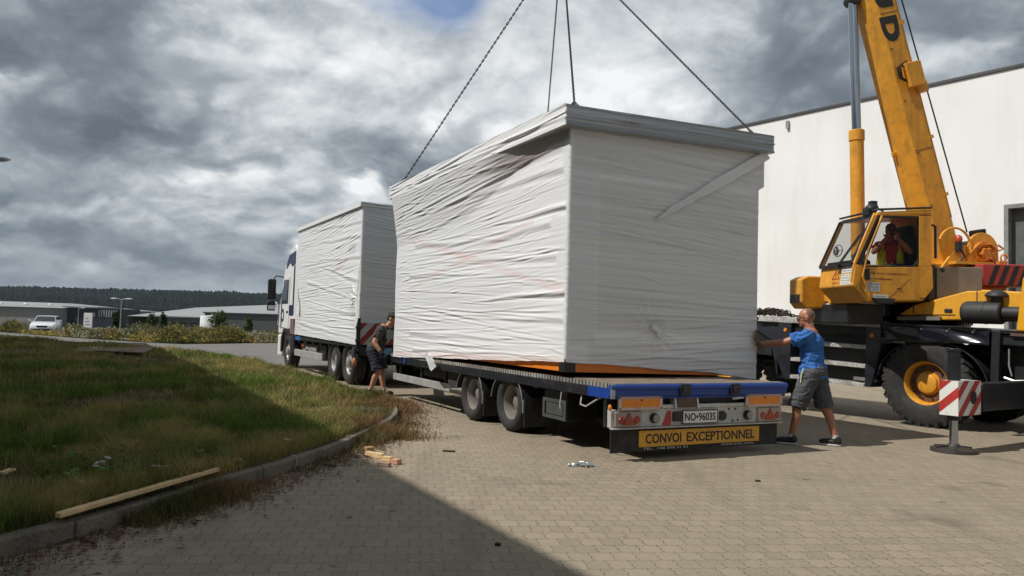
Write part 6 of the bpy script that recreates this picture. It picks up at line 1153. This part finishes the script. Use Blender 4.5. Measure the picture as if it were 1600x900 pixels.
s = MB(); s.ell((.0, 0, .99), (.155, .195, .16), 20, 14); s.ell((.01, 0, 1.14), (.15, .185, .18), 20, 14); s.ell((.015, 0, 1.31), (.152, .205, .165), 20, 14); s.cyl((-.01, 0, .865), (-.0, 0, 1.02), .172, .172, 24); s.ell((.05, 0, 1.43), (.085, .14, .06), 16, 10)
chain(s, [V3(.04, .08, 1.42), SL], [.085, .088]); s.cyl(SL - V3(.03, 0, 0), SL.lerp(EL, .62), .09, .082, 18); chain(s, [V3(.04, -.08, 1.42), SR], [.085, .088]); s.cyl(SR, SR.lerp(ER, .62), .09, .082, 18)
blob(s, 't_shirt', TEEBLUE, p1, P1, .010, 3, .017, 1)
t = MB(); t.ell((-.03, 0, .95), (.155, .19, .14), 20, 14)
for Hp, Kn in ((LH, LK), (RH, RK)): e = Hp.lerp(Kn, 1.03); t.ell(Hp, .12, 14, 10); t.cyl(Hp + V3(0, 0, .02), e, .125, .118, 20)
blob(t, 'shorts', SHORTG, p1, P1, .010, 3, .014, 4)
st = MB(); st.tube([LH + V3(.10, .10, .06), LH + V3(.125, .115, -.02), LH + V3(.13, .118, -.12)], .008, 6); st.build('drawstring', M('neon_cord', (.6,.7,.4), .6), p1, P1)
for A_, yw in ((LA, .1), (RA, -.05)):
    shoe(p1, P1, A_, yw); m = MB(); m.cyl((A_.x, A_.y, .10), (A_.x+(.0), A_.y, .145), .043, .042, 14); m.build('sock', SOCK, p1, P1, smooth=True)
gl = MB(); gl.tube([Lh(.0, .086, .008), Lh(.05, .080, .012), Lh(.098, .058, .012)], .0045, 6); gl.tube([Lh(.0, -.086, .008), Lh(.05, -.080, .012), Lh(.098, -.058, .012)], .0045, 6)
for q in (1, -1): gl.ell(Lh(.106, .031*q, .004), (.006, .026, .019), 12, 8, Matrix.Rotation(.12, 3, 'Z'))
gl.build('glasses', INK, p1, P1); hb_ = MB(); rt_ = Matrix.Rotation(.12, 3, 'Z') @ Matrix.Rotation(.12, 3, 'Y'); hb_.ell(Lh(-.024, 0, .034), (.0885, .0795, .092), 18, 12, rt_); blob(hb_, 'stubble_hair', M('stubble', (.17,.085,.055), .7), p1, P1, .01, 2)
# ---- man in the dark T-shirt, bent forward in the gap
P2 = fdir(-2.575, 15.05, .96, -.28); p2 = root('person', 'man in dark grey T-shirt and shorts bending beside the wrapped module', 'person', P2)
b = MB(); LH, RH = V3(-.08, .10, .86), V3(-.08, -.10, .86); LK, RK = V3(.06, .11, .46), V3(.08, -.12, .46); LA, RA = V3(.10, .11, .09), V3(-.08, -.12, .09)
for H_, K_, A_ in ((LH, LK, LA), (RH, RK, RA)): chain(b, [H_, H_.lerp(K_, .5), K_, K_.lerp(A_, .3)+V3(-.025, 0, 0), A_], [.095, .084, .06, .06, .038], 14)
b.ell((-.07, 0, .92), (.13, .165, .12), 18, 12); b.ell((.0, 0, 1.06), (.125, .15, .15), 18, 12); b.ell((.09, 0, 1.22), (.14, .175, .15), 18, 12); b.cyl((.16, 0, 1.31), (.25, 0, 1.43), .064, .058, 14)
SL, SR = V3(.15, .19, 1.29), V3(.13, -.20, 1.29); ER, WR_ = V3(.05, -.29, 1.03), V3(.20, -.27, .83); EL, WL_ = V3(.25, .22, 1.02), V3(.42, .12, .86)
chain(b, [V3(.13, -.1, 1.33), SR, SR.lerp(ER, .5), ER, ER.lerp(WR_, .35), WR_], [.072, .07, .058, .048, .048, .031]); chain(b, [V3(.13, .1, 1.33), SL, SL.lerp(EL, .5), EL, EL.lerp(WL_, .35), WL_], [.072, .07, .058, .048, .048, .031])
Lh = head(b, (.28, 0, 1.49), -.1, .40, 1.0); hand(b, WL_, (.8, 0, -.4), (0, .6, .6), .6, 1.0, -1); blob(b, 'body', SKIN, p2, P2, .0105, 3); face(p2, Lh)
hr_ = MB(); rt_ = Matrix.Rotation(-.1, 3, 'Z') @ Matrix.Rotation(.45, 3, 'Y'); hr_.ell(Lh(-.022, 0, .055), (.102, .086, .078), 18, 12, rt_); hr_.ell(Lh(-.065, 0, .0), (.05, .078, .06), 14, 10, rt_); blob(hr_, 'hair', HAIRD, p2, P2, .010, 2)
g = MB(); hand(g, WR_, (.75, .05, -.6), (.3, -.8, .4), .55, 1.15, 1); g.cyl(WR_ - V3(.03, 0, -.05), WR_ + V3(.02, 0, -.02), .042, .046, 12); blob(g, 'glove', GLOVEB, p2, P2, .008, 2)
s = MB(); s.ell((-.05, 0, .93), (.165, .19, .14), 20, 14); s.ell((.0, 0, 1.07), (.155, .18, .16), 20, 14); s.ell((.085, 0, 1.21), (.16, .205, .155), 20, 14); s.ell((.15, 0, 1.31), (.085, .14, .06), 16, 10); s.cyl((-.07, 0, .83), (-.04, 0, .96), .17, .17, 22)
for S_, E_ in ((SL, EL), (SR, ER)): s.ell(S_, .09, 14, 10); s.cyl(S_, S_.lerp(E_, .66), .092, .084, 18)
sh_ = blob(s, 't_shirt', TEEG, p2, P2, .011, 3, .015, 7)
pr = MB()
for k in range(4): pr.bx((.215+.02*(k % 2), -.13+k*.07, 1.10), (.245+.012, -.09+k*.07, 1.28))
pr.build('shirt_print', M('print_grey', (.3,.31,.33), .8), sh_, P2)
t = MB(); t.ell((-.07, 0, .89), (.155, .185, .13), 20, 14)
for Hp, Kn in ((LH, LK), (RH, RK)): t.ell(Hp, .118, 14, 10); t.cyl(Hp + V3(0, 0, .02), Hp.lerp(Kn, .90), .122, .112, 20)
blob(t, 'shorts', SHORTD, p2, P2, .011, 3, .013, 9)
for A_, yw in ((LA, .1), (RA, -.15)):
    shoe(p2, P2, A_, yw, M('brown_shoe', (.13,.045,.025), .6)); m = MB(); m.cyl((A_.x, A_.y, .09), (A_.x, A_.y, .15), .045, .043, 14); m.build('sock', SOCK, p2, P2, smooth=True)
# ---- crane operator
oc = pp(S, 1391, 400, 1, .70); P3 = S @ Matrix.Translation((oc.x, .70, zw-.12)) @ Matrix.Rotation(R(62), 4, 'Z'); p3 = root('person', 'crane operator in red shirt and yellow vest holding a phone to his face', 'person', P3)
b = MB(); b.ell((0, 0, .12), (.13, .17, .13), 16, 10); b.ell((.02, 0, .28), (.125, .155, .16), 16, 10); b.ell((.03, 0, .44), (.125, .18, .14), 16, 10); b.cyl((.03, 0, .52), (.05, 0, .66), .06, .055, 12)
for q in (1, -1):
    Sh, El, Wr = V3(.03, .20*q, .49), V3(.22, .27*q, .38), V3(.24, .09*q, .60); chain(b, [V3(.03, .1*q, .52), Sh, Sh.lerp(El, .5), El, El.lerp(Wr, .35), Wr], [.07, .065, .054, .046, .046, .03]); hand(b, Wr, (.05, -.25*q, .9), (.7, .5*q, 0), .7, .95, q)
    chain(b, [V3(.02, .1*q, .08), V3(.30, .12*q, .02)], [.09, .075])
Lh = head(b, (.075, 0, .745), 0, .05, 1.0); blob(b, 'body', SKINTAN, p3, P3, .0105, 3); face(p3, Lh)
hr_ = MB(); hr_.ell(Lh(-.02, 0, .048), (.101, .084, .084), 18, 12); blob(hr_, 'hair', M('grey_hair', (.09,.08,.075), .8), p3, P3, .01, 2)
s = MB(); s.ell((.0, 0, .15), (.155, .195, .15), 18, 12); s.ell((.02, 0, .30), (.148, .185, .17), 18, 12); s.ell((.03, 0, .44), (.148, .205, .14), 18, 12)
for q in (1, -1): s.cyl((.03, .16*q, .50), (.12, .235*q, .44), .085, .08, 16)
blob(s, 't_shirt', REDTEE, p3, P3, .011, 3, .01, 11)
v = MB()
for q in (1, -1): v.ell((.015, .125*q, .30), (.160, .085, .23), 16, 12); v.ell((.02, .12*q, .46), (.14, .06, .10), 12, 8); v.cyl((.01, .12*q, .05), (.01, .12*q, .25), .10, .10, 14)
vs = blob(v, 'safety_vest', HIVIS, p3, P3, .011, 2); tp = MB()
for q in (1, -1): tp.beam((.155, .07*q, .20), (.06, .205*q, .20), .012, .05)
tp.build('reflective_tape', M('tape_silver', (.45,.45,.42), .4), vs, P3)
ph = MB(); ph.bx((.225, -.03, .655), (.237, .085, .73)); ph.build('phone', INK, p3, P3, bevel=.004)
gl = MB()
for q in (1, -1): gl.ell(Lh(.104, .031*q, .006), (.005, .025, .017), 12, 8)
gl.build('glasses', INK, p3, P3)
# ================================================================== small things lying about
def plank(label, a, b, w, h, z, mat=PINE, name='timber_batten', cat='batten', group=None, tilt=0):
    a, b = Vector((a.x, a.y, 0)), Vector((b.x, b.y, 0)); d = b-a; L_ = d.length; Mf = frame(a.x, a.y, z, math.atan2(d.y, d.x)); m = MB()
    m.bx((0, -w/2, 0), (L_, w/2, h)); o = m.build(name, mat, None, Mf @ Matrix.Rotation(tilt, 4, 'Y'), bevel=.003); return tag(o, label, cat, group)
a, b = G(90, 808, .17), G(340, 735, .17); plank('long pale wooden batten lying along the grass edge by the kerb', a, b, .042, .028, .165)
d_ = (b-a).normalized(); nn2 = Vector((-d_.y, d_.x, 0)); plank('thinner second batten lying against the long one', a + nn2*.05 + d_*.05, b + nn2*.05 - d_*.3, .035, .022, .162)
a, b = G(2, 739, .16), G(20, 733, .16); plank('short pale wood scrap lying in the shaded grass', a, b, .05, .02, .15)
offs = [((571, 706), (583, 705), .07, .05, M('brown_wood', (.42,.25,.11), .8, sc=9), 'small brown wood block at the head of the row of offcuts'), ((573, 712.5), (599, 717), .06, .05, PINE, 'longest pale wood offcut on the paving'), ((598.5, 720), (612, 722), .06, .05, PINE, 'short pale wood offcut beside the reddish block'), ((613, 724.5), (624, 726), .08, .05, M('pink_wood', (.52,.27,.17), .8, sc=9), 'reddish wood block ending the row of offcuts'), ((591, 728), (609, 730), .06, .04, M('dull_wood', (.30,.21,.15), .8, sc=9), 'brown wood offcut lying on the shadow edge')]  # last offcut takes a darker, duller brown wood
for (p, q, w, hh, mt, lb_) in offs: plank(lb_, G(*p), G(*q), w, hh, .002, mt, 'wood_offcut', 'wood offcut', 'wood offcuts on the paving')
plank('pale wood scrap among dry weeds at the kerb end', G(597, 671), G(612, 673), .05, .03, .003, PINE, 'wood_offcut', 'wood offcut', 'wood offcuts on the paving'); plank('grey wood scrap tucked under the kerb weeds', G(577, 677), G(585, 677), .05, .035, .003, M('dull_wood'), 'wood_offcut', 'wood offcut', 'wood offcuts on the paving')
for (p, q, w, lb_) in (((692, 705.5), (711, 706.5), .035, 'dark thin sliver of wood alone on the sunlit paving'), ((509, 727), (524, 730), .04, 'dark bark chip near the kerb in the shade'), ((1180, 752), (1188, 753), .03, 'small dark chip on the paving below the trailer sign'), ((774, 852), (782, 853), .03, 'tiny dark chip on the shaded paving')): plank(lb_, G(*p), G(*q), w, .015, .002, M('dark_bark', (.035,.022,.016), .9), 'wood_chip', 'wood chip')
BOLT = M('zinc_bolts', (.55,.60,.58), .28, .85, var=.25)
bt = MB(); c0 = G(912, 728.5)
for k in range(42):
    a = random.uniform(0, 6.28); r_ = abs(random.gauss(0, .065)); x, y = c0.x + random.gauss(0, .068), c0.y + random.gauss(0, .035); z = .012 + .022*max(0, 1-abs(x-c0.x)/.1)*random.random(); L_ = random.uniform(.03, .06); dx, dy, dz = math.cos(a)*L_/2, math.sin(a)*L_/2, random.uniform(-.006, .006)
    bt.cyl((x-dx, y-dy, z-dz), (x+dx, y+dy, z+dz), .0075, n=6); bt.cyl((x+dx, y+dy, z+dz), (x+dx*1.3, y+dy*1.3, z+dz), .014, n=6)
tag(bt.build('bolt_pile', BOLT), 'little heap of shiny zinc bolts on the paving behind the trailer', 'bolts', kind='stuff')
BOARD = M('chipboard', (.30,.23,.16), .85, var=.3, sc=5, dirt=.4)
def board(pts, z, h, label, mat):
    q = [G(*p, z) for p in pts]; c = sum(q, Vector())/len(q); m = MB().prism([(v.x-c.x, v.y-c.y) for v in q], 0, h, 'z'); tag(m.build('board', mat, None, Matrix.Translation((c.x, c.y, z)), bevel=.005), label, 'board', 'boards on the lawn')
board(((104, 550), (128, 544), (160, 542.5), (176, 547), (150, 549.5)), .16, .04, 'pale weathered board lying on the far lawn, left of the brown one', BOARD); board(((152, 549), (172, 545), (232, 543.5), (238, 546), (224, 552.5)), .21, .04, 'brown weathered board lying flat on the far lawn', M('brown_board', (.20,.13,.085), .85, var=.3, sc=4, dirt=.4)); board(((253, 547), (262, 544), (270, 545), (262, 550)), .15, .02, 'small pale board scrap by the far road edge', M('pale_board', (.42,.40,.36), .8))
LIT = M('white_litter', (.55,.54,.5), .8, var=.2)
for k, (px, py, s_, lb_) in enumerate(((249, 733, .11, 'crumpled white plastic scrap among the broad leaves'), (310, 706, .06, 'white scrap in the grass above the long batten'), (485, 643, .07, 'white scrap on the sunlit grass left of the pale stick'), (450, 689, .06, 'white scrap in the shaded grass near the kerb'), (373, 586, .07, 'white scrap on the sunlit grass near the truck'), (155, 726, .08, 'pale crumpled paper in the deep shaded grass'))):
    p = G(px, py, .18); m = MB()
    for j in range(5): a = random.uniform(0, 6.28); m.ell((math.cos(a)*s_*.5, math.sin(a)*s_*.4, random.uniform(-.02, .02)), (s_*random.uniform(.2, .55), s_*random.uniform(.08, .22), .010), 6, 4, Matrix.Rotation(random.uniform(-.6, .6), 3, 'X') @ Matrix.Rotation(random.uniform(0, 3), 3, 'Z'))
    tag(m.build('litter_scrap', LIT, None, Matrix.Translation(p)), lb_, 'litter')
a, b = G(505, 639, .2), G(517, 634, .22); plank('pale stick lying on the reddish dry patch of lawn', a, b, .04, .02, .19, M('pale_board'), 'stick', 'stick')
sr = MB(); pts = [G(456, 711, .14), G(462, 712, .15), G(463.5, 720, .09), G(461, 730, .03), G(458, 734, .01)]; sr.tube(pts, .006, 6); tag(sr.build('string', M('string_white', (.45,.42,.37), .8)), 'loop of pale string hanging over the kerb', 'string')
# ---- chain heap on the crane deck
cp = root('chain_heap', 'heap of rusty chain on the crane deck behind the man in blue', 'chain', MCR); m = MB(); c_ = pp(MCR, 1206, 488, 1, -.35)
for k in range(170):
    x, y = random.gauss(0, .26), random.gauss(0, .12); hh = max(0, .12*(1-(x/.5)**2))*random.random(); ax_ = Vector((random.gauss(0, 1), random.gauss(0, 1), random.gauss(0, 1))).normalized(); m.lathe([(.03, -.010), (.040, 0), (.03, .010), (.021, 0), (.03, -.010)], (c_.x + max(-.55, min(.5, x)), c_.y+y, zd+.025+hh), ax_, 9)
m.build('chain', M('rusty_chain', (.045,.030,.024), .85, 0, var=.5), cp, MCR)
tm = MB(); p = pp(MCR, 1340, 588, 1, .0); tm.bx((p.x-.30, -.14, cz(1323, 593)+.004), (p.x+.10, -.03, cz(1323, 593)+.06)); tag(tm.build('timber_block', M('worn_board'), None, MCR, bevel=.008), 'worn grey timber lying on the lowest crane step', 'timber')
# ================================================================== white car
CARW = M('car_white', (.72,.73,.74), .2, var=.04, coat=.6)
cp_ = D(71.5, 519, 60); gzc = gz(cp_.x, 60); aim = math.atan2(-60, -cp_.x)+R(-7); MCAR = frame(cp_.x, 60, gzc-.02, aim)
car = root('parked_car', 'white estate car facing the road beyond the weeds', 'car', MCAR)
bd_ = MB(); side = [(2.25, .35), (2.28, .62), (2.15, .78), (1.25, .98), (-2.0, 1.0), (-2.2, .9), (-2.25, .4), (-1.9, .28), (2.0, .25)]
V = []; secs = []
for (x, w, z0, z1, wr) in ((2.27, .62, .38, .62, .58), (2.18, .80, .28, .74, .72), (1.7, .89, .24, .88, .78), (1.15, .90, .24, .98, .80), (-.5, .90, .24, 1.0, .82), (-1.9, .89, .26, 1.02, .80), (-2.22, .80, .32, .98, .74)):
    secs.append([(x, -w, z0+.1), (x, -w*.92, z0), (x, w*.92, z0), (x, w, z0+.1), (x, w, z1-.22), (x, wr, z1), (x, 0, z1+.02), (x, -wr, z1), (x, -w, z1-.22)])
V = [p for s_ in secs for p in s_]; k_ = 9; bd_.add(V, [tuple(range(k_-1, -1, -1)), tuple((len(secs)-1)*k_+j for j in range(k_))] + [(i*k_+j, i*k_+(j+1) % k_, (i+1)*k_+(j+1) % k_, (i+1)*k_+j) for i in range(len(secs)-1) for j in range(k_)]); body = bd_.build('body', CARW, car, bevel=.04, smooth=True)
gh = MB(); A = [(.98, .76, .985), (.15, .60, 1.44), (-1.7, .60, 1.46), (-2.1, .74, 1.0)]
gh.add([(x, s_*w, z) for x, w, z in A for s_ in (-1, 1)], [(0, 1, 3, 2), (2, 3, 5, 4), (4, 5, 7, 6), (0, 2, 4, 6), (1, 7, 5, 3), (0, 6, 7, 1)]); gh.build('roof', CARW, car, bevel=.05)
CG = M('car_glass', (.02,.028,.03), .06, spec=.8); f4 = lambda t, s_, o=.012: (A[0][0]+(A[1][0]-A[0][0])*t+o, s_*(A[0][1]+(A[1][1]-A[0][1])*t-.05), A[0][2]+(A[1][2]-A[0][2])*t+o)
MB().add([f4(.06, -1), f4(.06, 1), f4(.90, 1), f4(.90, -1), f4(.06, -1, 0), f4(.06, 1, 0), f4(.90, 1, 0), f4(.90, -1, 0)], [(0, 1, 2, 3), (4, 7, 6, 5), (0, 4, 5, 1), (1, 5, 6, 2), (2, 6, 7, 3), (3, 7, 4, 0)]).build('windscreen', CG, car)
for s_ in (-1, 1):
    MB().prism([(.80, 1.03), (.22, 1.38), (-1.6, 1.38), (-1.9, 1.04)], s_*.685, s_*.70, 'y').build('side_window', CG, car)
    h_ = MB(); h_.add([(2.235, s_*.42, .60), (2.20, s_*.76, .62), (2.0, s_*.84, .76), (2.13, s_*.45, .76), (2.20, s_*.42, .60), (2.15, s_*.72, .62), (1.95, s_*.80, .76), (2.08, s_*.45, .76)], [(0, 1, 2, 3), (7, 6, 5, 4), (0, 4, 5, 1), (1, 5, 6, 2), (2, 6, 7, 3), (3, 7, 4, 0)]); h_.build('headlight', M('headlight_glass', (.55,.58,.6), .08, spec=.9), car)
    m_ = MB(); m_.bx((.72, s_*.95, 1.0), (.86, s_*1.14, 1.14)); m_.bx((.74, s_*.82, 1.01), (.80, s_*.96, 1.05)); m_.build('wing_mirror', CARW, car, bevel=.03); r__ = MB(); r__.tube([(.1, s_*.52, 1.45), (0, s_*.52, 1.53), (-1.5, s_*.52, 1.54), (-1.65, s_*.52, 1.46)], .022, 6); r__.build('roof_rail', INK, car)
    for xx in (1.4, -1.35): wh = MB(); wh.lathe([(0, .01), (.19, .01), (.2, 0)], (xx, s_*.90, .31), (0, s_, 0), 20); wh = wh.build('wheel', ALU, car); MB().lathe([(.2, 0), (.31, 0), (.32, -.03), (.32, -.19), (.2, -.2)], (xx, s_*.895, .31), (0, s_, 0), 24).build('tyre', RUBBER, wh)
g_ = MB(); g_.bx((2.20, -.36, .56), (2.275, .36, .70)); g_.bx((2.25, -.5, .30), (2.29, .5, .44)); g_.build('grille', INK, car, bevel=.01); MB().bx((2.278, -.26, .455), (2.292, .26, .55)).build('number_plate', PLATEW, car); MB().lathe([(0, .01), (.05, .01), (.055, 0)], (2.276, 0, .64), (1, 0, 0), 12).build('badge', CHROME, car)
# ------------------------------------------------------------------ air between here and the wooded ridge
hm = bpy.data.materials.new('haze_air'); hm.use_nodes = True; nh = N(hm.node_tree); hm.node_tree.nodes.remove(hm.node_tree.nodes['Principled BSDF'])
pvh = nh.n('ShaderNodeVolumePrincipled', {'Color': (.62, .78, 1.0, 1), 'Density': HAZE}); hm.node_tree.links.new(pvh.outputs[0], hm.node_tree.nodes['Material Output'].inputs['Volume'])
tag(MB().bx((-7100, -7100, -32), (7100, 7100, 180)).build('haze', hm), 'thin air haze over the whole yard and hills', 'haze', kind='stuff')
